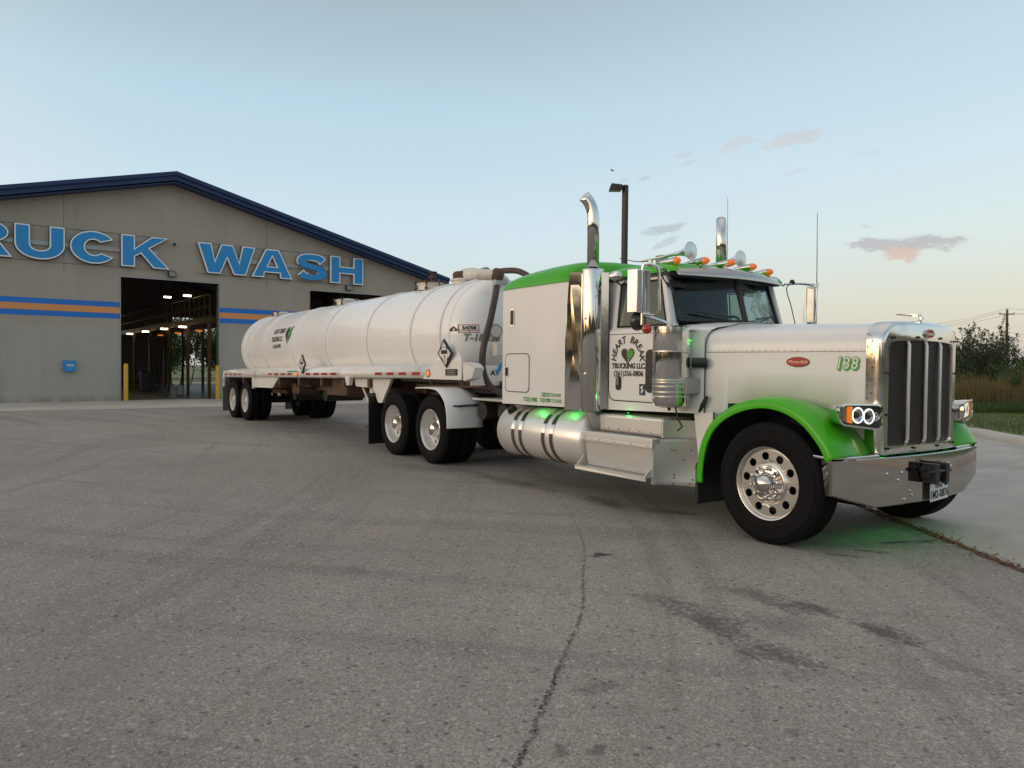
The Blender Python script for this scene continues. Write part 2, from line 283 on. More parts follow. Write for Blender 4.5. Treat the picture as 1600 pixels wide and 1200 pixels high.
def mk_block():
    m,b,p=newmat('painted_block_wall'); tc=b.n('ShaderNodeTexCoord').outputs['Object']
    br=b.n('ShaderNodeTexBrick'); b.put(br.inputs['Vector'],b.mapv(tc,rot=(R(90),0,0)))
    br.inputs['Scale'].default_value=1; br.inputs['Brick Width'].default_value=.4; br.inputs['Row Height'].default_value=.2; br.inputs['Mortar Size'].default_value=.006
    br.inputs['Color1'].default_value=(1,1,1,1); br.inputs['Color2'].default_value=(.965,.965,.965,1); br.inputs['Mortar'].default_value=(.86,.86,.86,1)
    s=b.n('ShaderNodeSeparateXYZ'); b.put(s.inputs[0],tc)
    c=b.mix(b.sm(b.noise(tc,.45,6,.6),.3,.7),(.375,.322,.265,1),(.42,.364,.302,1))
    # lower wall was repainted: paler wash marks with shape of their own
    c=b.mix(b.m('MULTIPLY',b.sm(b.m('ADD',s.outputs[2],b.m('MULTIPLY',b.noise(tc,1.5,4),.5)),3.3,3.1),.6),c,(.385,.378,.345,1))
    c=b.mix(b.m('MULTIPLY',b.sm(b.noise(b.mapv(tc,(1,1,.15)),1.6,6,.6),.52,.75),.3),c,(.26,.235,.20,1))
    c=b.mix(b.m('MULTIPLY',b.sm(s.outputs[2],.35,.0),b.sm(b.noise(tc,3,5),.35,.6,0,.6)),c,(.22,.19,.15,1))
    c=b.mix(.55,c,br.outputs['Color'],'MULTIPLY')
    b.put(p.inputs['Base Color'],c); p.inputs['Roughness'].default_value=.8
    bp=b.n('ShaderNodeBump'); bp.inputs['Strength'].default_value=.35; bp.inputs['Distance'].default_value=.006; b.put(bp.inputs['Height'],br.outputs['Fac']); bp.invert=True; b.put(p.inputs['Normal'],bp.outputs[0])
    return m
block=mk_block()
def mk_veg(name,c0,c1,c2=None,sc=2.0,trans=.3):
    m,b,p=newmat(name); g=b.n('ShaderNodeNewGeometry').outputs['Position']
    c=b.mix(b.sm(b.noise(g,sc,4,.6),.35,.65),(*c0,1),(*c1,1))
    if c2: c=b.mix(b.sm(b.noise(b.mapv(g,loc=(5,3,1)),sc*.5,5,.6),.5,.7),c,(*c2,1))
    b.put(p.inputs['Base Color'],c); p.inputs['Roughness'].default_value=.75; p.inputs['Specular IOR Level'].default_value=.2
    return m
leafd=mk_veg('dark_green_leaves',(.024,.042,.020),(.042,.064,.028),(.055,.06,.03),1.2)
leafm=mk_veg('mid_green_leaves',(.040,.075,.028),(.068,.11,.038),(.085,.095,.04),1.5)
leaff=mk_veg('far_green_leaves',(.035,.065,.024),(.06,.10,.036),(.08,.10,.04),.8)
drygrass=mk_veg('dry_grass_blades',(.17,.11,.05),(.13,.12,.045),(.07,.10,.038),1.8)
lawn=mk_veg('lawn_blades',(.075,.115,.03),(.10,.14,.04),(.15,.15,.06),1.2)
def mk_lawn():
    m,b,p=newmat('lawn_ground'); g=b.n('ShaderNodeNewGeometry').outputs['Position']
    c=b.mix(b.sm(b.noise(g,.5,6,.6),.35,.65),(.10,.15,.045,1),(.17,.17,.08,1)); c=b.mix(b.sm(b.noise(g,25,4),.4,.7,0,.5),c,(.05,.06,.025,1))
    b.put(p.inputs['Base Color'],c); p.inputs['Roughness'].default_value=.9; return m
lawng=mk_lawn()
leafl=mk_veg('fallen_leaves',(.16,.075,.035),(.26,.13,.06),(.09,.05,.03),14)

# ------------------------------------------------------------------ mesh helpers
class MB:
    def __init__(s): s.v=[]; s.f=[]
    def add(s,v,f):
        o=len(s.v); s.v+= [Vector(a) for a in v]; s.f+=[tuple(i+o for i in q) for q in f]; return s
    def box(s,x0,x1,y0,y1,z0,z1):
        v=[(x,y,z) for x in(x0,x1) for y in(y0,y1) for z in(z0,z1)]
        return s.add(v,[(0,1,3,2),(4,6,7,5),(0,4,5,1),(2,3,7,6),(0,2,6,4),(1,5,7,3)])
    def hexa(s,b,t):
        """b,t: 4 points each, same order"""
        v=list(b)+list(t); return s.add(v,[(3,2,1,0),(4,5,6,7)]+[(i,(i+1)%4,(i+1)%4+4,i+4) for i in range(4)])
    def prism(s,poly,d):
        n=len(poly); d=Vector(d); v=[Vector(p) for p in poly]; v+= [p+d for p in v]
        return s.add(v,[tuple(range(n))[::-1],tuple(range(n,2*n))]+[(i,(i+1)%n,(i+1)%n+n,i+n) for i in range(n)])
    def loft(s,loops,closed=True,c0=False,c1=False):
        n=len(loops[0]); v=[p for l in loops for p in l]; f=[]
        m=n if closed else n-1
        for k in range(len(loops)-1):
            for i in range(m): f.append((k*n+i,k*n+(i+1)%n,(k+1)*n+(i+1)%n,(k+1)*n+i))
        if c0: f.append(tuple(range(n))[::-1])
        if c1: f.append(tuple((len(loops)-1)*n+i for i in range(n)))
        return s.add(v,f)
    def lathe(s,prof,o=(0,0,0),ax=(0,0,1),n=32,cap=False):
        """prof: list of (r, h) along the axis"""
        ax=Vector(ax).normalized(); a=ax.orthogonal().normalized(); b=ax.cross(a); o=Vector(o)
        loops=[[o+ax*h+(a*math.cos(t)+b*math.sin(t))*max(r,1e-4) for t in [2*PI*i/n for i in range(n)]] for r,h in prof]
        return s.loft(loops,True,cap,cap)
    def cyl(s,p0,p1,r,r1=None,n=16):
        p0=Vector(p0); p1=Vector(p1); d=p1-p0
        return s.lathe([(r,0),(r if r1 is None else r1,d.length)],p0,d,n,True)
    def tube(s,pts,r,n=10,rs=None):
        pts=[Vector(p) for p in pts]; loops=[]; prev=None
        for i,p in enumerate(pts):
            t=(pts[min(i+1,len(pts)-1)]-pts[max(i-1,0)]).normalized()
            a=t.orthogonal().normalized() if prev is None else (prev-t*prev.dot(t)).normalized()
            prev=a; b=t.cross(a); rr=rs[i] if rs else r
            loops.append([p+(a*math.cos(q)+b*math.sin(q))*rr for q in [2*PI*k/n for k in range(n)]])
        return s.loft(loops,True,True,True)
    def mirror(s):
        o=MB(); o.v=[Vector((p.x,-p.y,p.z)) for p in s.v]; o.f=[q[::-1] for q in s.f]; return o
    def join(s,o): return s.add(o.v,o.f)
    def xf(s,M): s.v=[M@p for p in s.v]; return s
    def build(s,name,mat,parent=None,smooth=35,bevel=0,seg=2,fixn=True):
        me=bpy.data.meshes.new(name)
        L=Vector(OFF.get(parent.name,(0,0,0))) if parent is not None else Vector((0,0,0))
        me.from_pydata([tuple(p-L) for p in s.v],[],s.f); me.update()
        if fixn:
            import bmesh
            bm=bmesh.new(); bm.from_mesh(me); bmesh.ops.remove_doubles(bm,verts=bm.verts,dist=1e-5); bmesh.ops.recalc_face_normals(bm,faces=bm.faces); bm.to_mesh(me); bm.free()
        o=bpy.data.objects.new(name,me); C.objects.link(o)
        if mat: me.materials.append(mat)
        if smooth:
            me.shade_smooth(); me.set_sharp_from_angle(angle=R(smooth))
        if bevel:
            md=o.modifiers.new('bevel','BEVEL'); md.width=bevel; md.segments=seg; md.limit_method='ANGLE'; md.angle_limit=R(40); md.harden_normals=False
        if parent is not None:
            o.parent=parent; OFF[o.name]=tuple(L)
        return o
OFF={}
def thing(name,label,cat,loc=(0,0,0),rot=(0,0,0),group=None,local=False):
    """Empty at a thing's base. local=True: its parts are modelled in its own frame."""
    o=bpy.data.objects.new(name,None); C.objects.link(o); o.empty_display_size=.2
    o.location=loc; o.rotation_euler=rot; o['label']=label; o['category']=cat
    if group: o['group']=group
    OFF[o.name]=(0,0,0) if local else tuple(loc)
    return o
def tag(o,label,cat,group=None):
    o['label']=label; o['category']=cat
    if group: o['group']=group
    return o
def kind(o,k,label=None,cat=None):
    o['kind']=k
    if label: o['label']=label; o['category']=cat
    return o
def copy_tree(o,parent=None):
    c=o.copy(); C.objects.link(c); OFF[c.name]=OFF.get(o.name,(0,0,0))
    if parent is not None: c.parent=parent
    for ch in list(o.children): copy_tree(ch,c)
    return c
def arc(cx,cy,rx,ry,a0,a1,n): return [(cx+rx*math.cos(R(a0+(a1-a0)*i/n)),cy+ry*math.sin(R(a0+(a1-a0)*i/n))) for i in range(n+1)]
def frame(o,u,v):
    """local x,y -> u,v directions; returns matrix"""
    u=Vector(u).normalized(); v=Vector(v); v=(v-u*v.dot(u)).normalized(); n=u.cross(v); o=Vector(o)
    return Matrix(((u.x,v.x,n.x,o.x),(u.y,v.y,n.y,o.y),(u.z,v.z,n.z,o.z),(0,0,0,1)))
def curve_mb(cu):
    o=bpy.data.objects.new('tmp',cu); C.objects.link(o); bpy.context.view_layer.update()
    dg=bpy.context.evaluated_depsgraph_get(); me=bpy.data.meshes.new_from_object(o.evaluated_get(dg))
    m=MB().add([v.co.copy() for v in me.vertices],[tuple(p.vertices) for p in me.polygons])
    bpy.data.objects.remove(o); bpy.data.meshes.remove(me); return m
def text(s,h,bold=0.0,depth=.001,shear=0.0,sx=1.0,align='CENTER',sp=1.0):
    """lettering as a mesh in the local XY plane, cap height h, centred"""
    cu=bpy.data.curves.new('t','FONT'); cu.body=s; cu.size=h/.69; cu.offset=bold*h; cu.extrude=depth; cu.shear=shear; cu.align_x=align; cu.space_character=sp; cu.resolution_u=3
    m=curve_mb(cu)
    for p in m.v: p.x*=sx; p.y-=h*.5
    return m
def outline(polys,depth=.001,off=0.0):
    cu=bpy.data.curves.new('c','CURVE'); cu.dimensions='2D'; cu.fill_mode='BOTH'; cu.extrude=depth; cu.offset=off
    for pl in polys:
        sp=cu.splines.new('POLY'); sp.points.add(len(pl)-1); sp.use_cyclic_u=True
        for i,p in enumerate(pl): sp.points[i].co=(p[0],p[1],0,1)
    return curve_mb(cu)
def heart(s,n=40):
    P=[]
    for i in range(n):
        t=2*PI*i/n; P.append((s*.0625*16*math.sin(t)**3*.5*1.0, s*.0625*(13*math.cos(t)-5*math.cos(2*t)-2*math.cos(3*t)-math.cos(4*t))*.5))
    return P

# ------------------------------------------------------------------ ground
g=MB()
xs=[-900,-200,-60,-30,-12,0,12,40,200,900]; n=len(xs)
g.add([(x,y,0) for x in xs for y in xs],[(i*n+j,(i+1)*n+j,(i+1)*n+j+1,i*n+j+1) for i in range(n-1) for j in range(n-1)])
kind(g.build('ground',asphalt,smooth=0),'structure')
# concrete drive to the right of the joint
J0=gz(1600,893); J1=gz(1480,845); jd=(J1-J0).normalized(); JA=J0-jd*7; JB=J0+jd*9
kerbpts=[(-34,24.5),(-26,21.5),(-19,18.6),(-13,16.2),(-8.5,14.1),(-4.5,12.34),(-2.48,10.43),(-.6,8.4),(2.5,5.6),(6,3.2),(11,1.2)]
cp=[(JA.x,JA.y),(JB.x,JB.y),(-14,8.2),(-23.4,10.5),(-23.4,20)]+kerbpts[2:]
m=MB().prism([(x,y,.001) for x,y in cp],(0,0,.004)); kind(m.build('concrete_drive',concrete,smooth=0),'structure')
m=MB().box(-31,-23.5,-60,20,.0005,.006); m.box(-60,-31,-60,20,.0005,.0055); kind(m.build('concrete_apron',mk_conc('apron_concrete',(.42,.375,.32),(.54,.485,.42)),smooth=0),'structure')
# kerb
def strip(pts,off0,off1):
    out0=[];out1=[]
    for i,p in enumerate(pts):
        a=Vector(pts[max(i-1,0)]); b=Vector(pts[min(i+1,len(pts)-1)]); d=(b-a).normalized(); nn=Vector((-d.y,d.x))
        out0.append(Vector(p)+nn*off0); out1.append(Vector(p)+nn*off1)
    return out0,out1
k0,k1=strip(kerbpts,0,.42)
m=MB(); m.loft([[(a.x,a.y,0.003),(a.x+(b.x-a.x)*.05,a.y+(b.y-a.y)*.05,.10),(a.x+(b.x-a.x)*.15,a.y+(b.y-a.y)*.15,.125),(b.x,b.y,.13),(b.x,b.y,0)] for a,b in zip(k0,k1)])
kind(m.build('kerb',kerbm,smooth=50),'structure')
m=MB(); l0,l1=strip(kerbpts,.42,70)
m.v=[]; pts0=[(p.x,p.y,.12) for p in l0]
big=[(-34,24.5)]
m.add(pts0+[(60,-6,.12),(60,90,.12),(-80,90,.12),(-80,34,.12)],[tuple(range(len(pts0)+4))])
kind(m.build('lawn_ground',lawng,smooth=0),'structure')
m=MB().box(-400,-60,-300,300,.004,.02); kind(m.build('meadow_beyond_building',lawng,smooth=0),'structure')
# fallen leaves and grit caught in the joint
m=MB(); rnd=random.Random(3)
for i in range(2600):
    t=rnd.random()**.8*8.2-1.2; sgn=rnd.gauss(0,.030+.07*(rnd.random()<.2)); p=J0+jd*t+Vector((-jd.y,jd.x,0))*sgn
    if abs(math.sin(t*2.1)+.6*math.sin(t*5.3+1))*1.1<rnd.random()*.9 : continue
    s=rnd.uniform(.006,.022); a=rnd.uniform(0,6.28); h=rnd.uniform(.005,.02)
    ux,uy=math.cos(a)*s,math.sin(a)*s
    m.add([(p.x-ux,p.y-uy,h),(p.x+uy*.5,p.y-ux*.5,h+rnd.uniform(0,.012)),(p.x+ux,p.y+uy,h),(p.x-uy*.5,p.y+ux*.5,h+rnd.uniform(-.004,.008))],[(0,1,2,3)])
o=m.build('leaf_litter',leafl,smooth=0,fixn=False); o['kind']='stuff'; o['label']='brown fallen leaves and grit along the joint between asphalt and concrete'; o['category']='leaves'
jm=plain('joint_dirt',(.13,.085,.055),.9,0,0,.9,(.03,.024,.018),30)
m=MB()
def wob(p0,d,n,L,wd,z,rnd):
    nn=Vector((-d.y,d.x,0)); A=[];B=[]
    for i in range(n+1):
        p=p0+d*(L*i/n)+nn*rnd.uniform(-.012,.012); ww=wd*rnd.uniform(.5,1.2); A.append(p+nn*ww); B.append(p-nn*ww)
    return [[(a.x,a.y,z),(b.x,b.y,z)] for a,b in zip(A,B)]
m.loft(wob(JA,jd,160,16,.034,.0075,rnd),closed=False); kind(m.build('joint_crack',jm,smooth=0),'structure')
# curved drip line
dp=[(1.96,-5.42),(1.76,-5.08),(1.4,-4.67),(1.03,-4.27),(.5,-3.7),(-.1,-3.19),(-.68,-2.69),(-1.26,-2.27),(-2.1,-1.72),(-3.07,-1.22),(-4.4,-.95),(-5.9,-.81)]
def catmull(P,k=10):
    out=[]
    for i in range(len(P)-1):
        p0,p1,p2,p3=[Vector(P[max(0,min(len(P)-1,j))]) for j in (i-1,i,i+1,i+2)]
        for q in range(k):
            t=q/k; out.append(.5*((2*p1)+(p2-p0)*t+(2*p0-5*p1+4*p2-p3)*t*t+(3*p1-p0-3*p2+p3)*t**3))
    out.append(Vector(P[-1])); return out
dl=catmull([(x,y,0) for x,y in dp],30); m=MB()
for p,q in zip(dl,dl[1:]):
    d=(q-p).normalized(); nn=Vector((-d.y,d.x,0)); k=max(.25,1-abs(p.x-1.9)/7)
    for _ in range(4 if math.sin(p.x*23)+math.sin(p.x*57)>-.6 else 2):
        c=p.lerp(q,rnd.random())+nn*rnd.gauss(0,.009*k); r=rnd.uniform(.003,.0105)*max(k,.55)
        a0=rnd.random()*6; m.add([(c.x+r*math.cos(a0+t*1.2566)*rnd.uniform(.6,1.3),c.y+r*math.sin(a0+t*1.2566)*rnd.uniform(.6,1.3),.0035) for t in range(5)],[(0,1,2,3,4)])
kind(m.build('drip_trail',plain('damp_asphalt',(.165,.148,.13),.75),smooth=0,fixn=False),'structure')

# ------------------------------------------------------------------ truck wash building (own frame: x along the front, y into the building)
BO=(-29.41,-.84,0); BR=(0,0,R(93.15))
bl=thing('truck_wash_building','long grey block truck wash with navy gabled roof and tall open bays','building',BO,BR,local=True)
HW=12.4; RZ=9.05; SL=.25; T=.3; D=26.; DH=4.95
bays=[(-9.8,-6.0),(-1.95,1.83),(5.92,9.7)]
def rz(u): return RZ-SL*abs(u)
def front(y0,y1):
    m=MB(); u=-HW; segs=[]
    for a,b in bays: segs.append((u,a,0)); segs.append((a,b,DH)); u=b
    segs.append((u,HW,0))
    for a,b,z in segs:
        pts=[(a,z),(b,z),(b,rz(b))]+([(0,RZ)] if a<0<b else [])+[(a,rz(a))]
        m.prism([(p[0],y0,p[1]) for p in pts],(0,y1-y0,0))
    return m
front(0,T).build('front_wall',block,bl,smooth=0); front(D,D+T).build('rear_wall',block,bl,smooth=0)
MB().box(-HW,-HW+T,T,D,0,rz(HW)-.02).build('side_wall',block,bl,smooth=0); MB().box(HW-T,HW,T,D,0,rz(HW)-.02).build('side_wall',block,bl,smooth=0)
m=MB()
for s in(-1,1):
    a=(0,RZ+.02);b=(s*(HW+.75),RZ+.02-SL*(HW+.75))
    m.prism([(a[0],-.45,a[1]),(b[0],-.45,b[1]),(b[0],-.45,b[1]+.14),(a[0],-.45,a[1]+.14)],(0,D+.9,0))
rf=m.build('roof',roofblue,bl,smooth=0)
m=MB()
for s in(-1,1):
    for (dz0,dz1,y0,y1) in((-.09,.10,-.57,-.452),(.102,.26,-.66,-.452),(-.19,-.162,-.60,-.02)):
        a=RZ+.03; E=HW+.80
        m.prism([(0,y0,a+dz0),(s*E,y0,a+dz0-SL*E),(s*E,y0,a+dz1-SL*E),(0,y0,a+dz1)],(0,y1-y0,0))
m.build('fascia',roofblue,rf,smooth=0)
for z0,z1,mt in((3.735,3.94,bluestripe),(3.49,3.733,orange),(3.28,3.488,bluestripe)):
    for a,b in((-HW,-9.8),(-6.0,-1.95),(1.83,5.92),(9.7,HW)):
        MB().box(a+.002,b-.002,-.004,.0,z0,z1).build('painted_stripe',mt,bl,smooth=0)
sealant=plain('joint_sealant',(.20,.18,.15),.8)
for u in(-3.9,3.9,-7.9,7.9): MB().box(u-.012,u+.012,-.003,0,5,rz(u)-.05).build('control_joint',sealant,bl,smooth=0)
for k,(a,b) in enumerate(bays):
    MB().box(a-.03,a,-.02,T,0,DH).join(MB().box(b,b+.03,-.02,T,0,DH)).join(MB().box(a-.03,b+.03,-.02,T,DH,DH+.04)).build('door_frame',galv,bl,smooth=0)
MB().box(-HW+T,HW-T,T,D,.0065,.012).build('floor',plain('wet_bay_floor',(.07,.06,.052),.35,0,0,.6,(.03,.028,.025),.6),bl,smooth=0)
# portal frames and roof purlins inside
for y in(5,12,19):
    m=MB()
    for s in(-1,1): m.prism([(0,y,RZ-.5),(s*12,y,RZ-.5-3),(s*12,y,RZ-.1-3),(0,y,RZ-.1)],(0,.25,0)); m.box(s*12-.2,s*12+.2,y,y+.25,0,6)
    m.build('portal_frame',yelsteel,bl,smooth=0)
# ---- lettering
BM=Matrix.Translation(BO)@Matrix.Rotation(BR[2],4,'Z')
def fletter(ch,x0,x1,z0=5.37,z1=6.63,ins=0):
    w_=x1-x0; h=z1-z0; s=.49; t=.335
    if ch=='H': P=[[(0,0),(0,h),(s,h),(s,h/2+t/2),(w_-s,h/2+t/2),(w_-s,h),(w_,h),(w_,0),(w_-s,0),(w_-s,h/2-t/2),(s,h/2-t/2),(s,0)]]
    elif ch=='T': P=[[(0,h),(w_,h),(w_,h-t),(w_/2+s/2,h-t),(w_/2+s/2,0),(w_/2-s/2,0),(w_/2-s/2,h-t),(0,h-t)]]
    elif ch=='U': P=[[(0,h),(s,h)]+arc(w_/2,.56,w_/2-s,.56-t,180,360,14)+[(w_-s,h),(w_,h)]+arc(w_/2,.56,w_/2,.56,0,-180,18)]
    elif ch=='C': P=[arc(w_/2,h/2,w_/2,h/2,33,327,30)+arc(w_/2,h/2,w_/2-s*1.02,h/2-t,318,42,26)]
    elif ch=='K': P=[[(0,0),(0,h),(s,h),(s,.60*h),(w_*.64,h),(w_*1.0,h),(w_*.60,.62*h),(w_*1.03,0),(w_*.68,0),(w_*.41,.44*h),(s,.33*h),(s,0)]]
    elif ch=='W': P=[[(0,h),(s*1.12,h),(w_*.29,.42*h),(w_*.40,h),(w_*.60,h),(w_*.71,.42*h),(w_-s*1.12,h),(w_,h),(w_*.83,0),(w_*.62,0),(w_*.5,.54*h),(w_*.38,0),(w_*.17,0)]]
    elif ch=='A': P=[[(0,0),(w_*.34,h),(w_*.66,h),(w_,0),(w_-s*1.1,0),(w_*.69,.18*h),(w_*.31,.18*h),(s*1.1,0)],[(w_*.385,.40*h),(w_*.615,.40*h),(w_*.5,.74*h)]]
    elif ch=='R': P=[[(0,0),(0,h),(w_*.6,h)]+arc(w_*.6,h*.70,w_*.34,h*.30,90,-60,12)+[(w_,0),(w_*.74,0),(w_*.52,.38*h),(s,.38*h),(s,0)],[(s,.58*h),(w_*.56,.58*h)]+arc(w_*.56,h*.69,w_*.12,h*.11,-90,90,6)[1:]+[(s,.80*h)]]
    elif ch=='S':
        cl=catmull([(w_*.84,h*.72,0),(w_*.73,h*.83,0),(w_*.5,h*.865,0),(w_*.26,h*.82,0),(w_*.165,h*.70,0),(w_*.27,h*.585,0),(w_*.5,h*.52,0),(w_*.74,h*.44,0),(w_*.83,h*.29,0),(w_*.73,h*.175,0),(w_*.5,h*.135,0),(w_*.26,h*.17,0),(w_*.15,h*.29,0)],4)
        A=[];B=[]
        for i,p in enumerate(cl):
            d=(cl[min(i+1,len(cl)-1)]-cl[max(i-1,0)]).normalized(); nn=Vector((-d.y,d.x,0)); q=.165+.05*abs(d.y)-ins
            if ins and i in(0,len(cl)-1): p=p+d*(ins if i==0 else -ins)
            A.append((p+nn*q)[:2]); B.append((p-nn*q)[:2])
        P=[A+B[::-1]]
    return [[(a+x0,b+z0) for a,b in q] for q in P]
def inset(P,d):
    """move each outline inward by d (outer ring clockwise or not, holes outward)"""
    out=[]
    for k,q in enumerate(P):
        n=len(q); area=sum(q[i][0]*q[(i+1)%n][1]-q[(i+1)%n][0]*q[i][1] for i in range(n)); sg=(1 if area>0 else -1)*(1 if k==0 else -1); r=[]
        for i in range(n):
            a=Vector(q[i-1]);b=Vector(q[i]);c=Vector(q[(i+1)%n]); d1=(b-a); d2=(c-b)
            if d1.length<1e-5 or d2.length<1e-5: r.append(q[i]); continue
            d1.normalize(); d2.normalize(); n1=Vector((-d1.y,d1.x))*sg; n2=Vector((-d2.y,d2.x))*sg; nn=(n1+n2)
            if nn.length<1e-4: r.append(tuple(b)); continue
            nn.normalize(); k2=min(d/max(nn.dot(n1),.35),d*2.2); r.append(tuple(b+nn*k2))
        out.append(r)
    return out
MW=BM@Matrix(((1,0,0,0),(0,0,-1,0),(0,1,0,0),(0,0,0,1)))   # plane XY -> wall x,z ; local z -> out of the wall
def wordsign(word,spec,lab,u0,u1):
    r=thing('wall_sign',lab,'sign',tuple(BM@Vector(((u0+u1)/2,0,5.3))))
    for ch,(a,b) in zip(word,spec):
        P=fletter(ch,a,b)
        l=outline(P,.055).xf(MW@Matrix.Translation((0,0,.165))).build('letter',signwhite,r,smooth=0)
        outline(inset(P,.045) if ch!='S' else fletter('S',a,b,ins=.045),.003).xf(MW@Matrix.Translation((0,0,.224))).build('letter_face',bluep,l,smooth=0)
        outline(inset(P,-.012) if ch!='S' else P,.018).xf(MW@Matrix.Translation((0,0,.09))).build('letter_back',black,l,smooth=0)
    MB().box(u0+.25,u1-.25,-.07,-.002,5.93,6.09).xf(BM).build('raceway',galv,r,smooth=0)
    for z in(5.33,6.66): MB().cyl((u0,-.02,z),(u1,-.02,z),.012,n=6).xf(BM).build('mounting_rail',galv,r)
wordsign('TRUCK',[(-9.05,-7.5),(-7.25,-5.56),(-5.49,-3.89),(-3.72,-2.12),(-1.96,-.23)],'raised blue letters reading TRUCK with white edges, left of the bay door','',0) if False else wordsign('TRUCK',[(-9.0,-7.45),(-7.27,-5.56),(-5.49,-3.89),(-3.72,-2.12),(-1.96,-.23)],'raised blue letters reading TRUCK with white edges on the grey wall',-9.0,-.3)
wordsign('WASH',[(.92,3.33),(3.18,5.0),(5.16,6.72),(6.84,8.51)],'raised blue letters reading WASH with white edges on the grey wall',.9,8.5)
# ---- fittings on the front wall
tb=thing('tip_box','small blue metal drop box marked TIPS on the grey wall','box',tuple(BM@Vector((-3.74,0,1.17))))
MB().box(-3.94,-3.55,-.17,-.003,1.17,1.50).xf(BM).build('box_body',bluep,tb,smooth=0,bevel=.01)
MB().hexa([(-3.95,-.19,1.50),(-3.54,-.19,1.50),(-3.54,-.003,1.50),(-3.95,-.003,1.50)],[(-3.95,-.17,1.56),(-3.54,-.17,1.56),(-3.54,-.003,1.60),(-3.95,-.003,1.60)]).xf(BM).build('lid',bluep,tb,smooth=0)
text('TIPS',.10,.03,.002).xf(MW@Matrix.Translation((-3.74,1.41,.173))).build('lettering',labelw,tb,smooth=0)
MB().box(-3.77,-3.71,-.19,-.171,1.22,1.27).xf(BM).build('lock',galv,tb)
MB().cyl((-5.02,-.02,1.05),(-5.02,0,1.05),.07,n=6).xf(BM)
for u,lab in((-.06,'dark wall floodlight above the left open bay door'),(7.83,'dark wall floodlight above the right open bay door, under the letter H')):
    f=thing('wall_floodlight',lab,'light',tuple(BM@Vector((u,0,5.1))),group='floodlights above the bay doors')
    MB().hexa([(u-.15,-.20,5.09),(u+.15,-.20,5.09),(u+.15,-.004,5.09),(u-.15,-.004,5.09)],[(u-.15,-.14,5.32),(u+.15,-.14,5.32),(u+.15,-.004,5.34),(u-.15,-.004,5.34)]).xf(BM).build('housing',bronze,f,smooth=0,bevel=.01)
    MB().hexa([(u-.12,-.208,5.115),(u+.12,-.208,5.115),(u+.12,-.20,5.10),(u-.12,-.20,5.10)],[(u-.12,-.156,5.29),(u+.12,-.156,5.29),(u+.12,-.145,5.28),(u-.12,-.145,5.28)]).xf(BM).build('glass_front',dullw,f,smooth=0)
sc_=thing('security_camera','small white dome security camera between the two sign words','camera',tuple(BM@Vector((.1,0,6.4))))
MB().lathe([(.001,-.07),(.05,-.06),(.075,-.02),(.08,.05),(.07,.09)],(0.02,-.16,6.46),(-.2,-1,-.3),16).xf(BM).build('housing',labelw,sc_)
MB().cyl((.06,-.003,6.42),(.04,-.15,6.44),.025).xf(BM).build('bracket',labelw,sc_)
MB().lathe([(.05,.0),(.03,.03),(.001,.045)],(0.02-.02,-.25,6.43),(-.2,-1,-.3),12).xf(BM).build('camera_lens',black,sc_)
# bollards
for u,h,lab in((-1.80,1.5,'slim yellow bollard at the left edge of the open bay door'),(1.74,1.45,'slim yellow bollard at the right edge of the open bay door, behind the trailer')):
    P=BM@Vector((u,-.12,0)); b_=tag(MB().lathe([(.085,0),(.085,h-.05),(.07,h-.015),(.001,h)],(0,0,0),n=18,cap=True).build('bollard',yellow),lab,'bollard','yellow bollards beside the bay door'); b_.location=P
# ---- interior things
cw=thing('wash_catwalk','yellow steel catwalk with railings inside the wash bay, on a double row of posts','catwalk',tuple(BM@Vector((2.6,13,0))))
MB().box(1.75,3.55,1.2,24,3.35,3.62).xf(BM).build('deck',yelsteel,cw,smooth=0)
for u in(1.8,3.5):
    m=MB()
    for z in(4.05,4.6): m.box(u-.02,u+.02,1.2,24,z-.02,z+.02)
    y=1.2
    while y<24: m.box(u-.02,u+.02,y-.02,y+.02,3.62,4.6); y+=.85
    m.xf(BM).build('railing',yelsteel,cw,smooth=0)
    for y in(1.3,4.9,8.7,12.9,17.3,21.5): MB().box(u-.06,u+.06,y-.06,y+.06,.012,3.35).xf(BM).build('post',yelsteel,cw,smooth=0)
m=MB()
for k in range(12): m.box(-.2,.7,17.5-.28*k,17.7-.28*k,.3+.26*k,.34+.26*k)
m.xf(BM).build('stair',yelsteel,cw,smooth=0)
lamps=[(1.68,4.7,3.25),(1.68,8.4,3.28),(1.68,12.8,3.28),(1.68,17.2,3.28),(3.4,8.4,3.25),(3.4,12.8,3.25),(3.4,17.2,3.25),(1.62,7.4,4.85),(1.70,3.9,4.68)]
lnames=['nearest bright lamp under the catwalk edge','second lamp from the front under the near catwalk edge','third lamp from the front under the near catwalk edge','farthest small lamp under the near catwalk edge','nearest dim lamp under the far catwalk edge','middle dim lamp under the far catwalk edge','farthest dim lamp under the far catwalk edge','long lamp above the catwalk railing, left one of two','long lamp above the catwalk railing, right one of two']
for i,((u,y,z),lab) in enumerate(zip(lamps,lnames)):
    t=thing('bay_lamp',lab,'lamp',tuple(BM@Vector((u,y,z))),group='lit tube lamps inside the wash bay')
    MB().box(u-.36,u+.02,y-.07,y+.07,z+.052,z+.09).xf(BM).build('housing',galv,t,smooth=0)
    MB().box(u-.34,u,y-.05,y+.05,z-.02,z+.05).xf(BM).build('tube',tubelit if i not in(4,5,6) else amberlit,t,smooth=0,bevel=.015)
    if z>4: MB().cyl((u-.1,y,z+.1),(u-.1,y,rz(u)-.1),.01,n=5).xf(BM).build('hanger',galv,t)
pl=[(1.0,8,3.0),(1.0,17,3.0)]

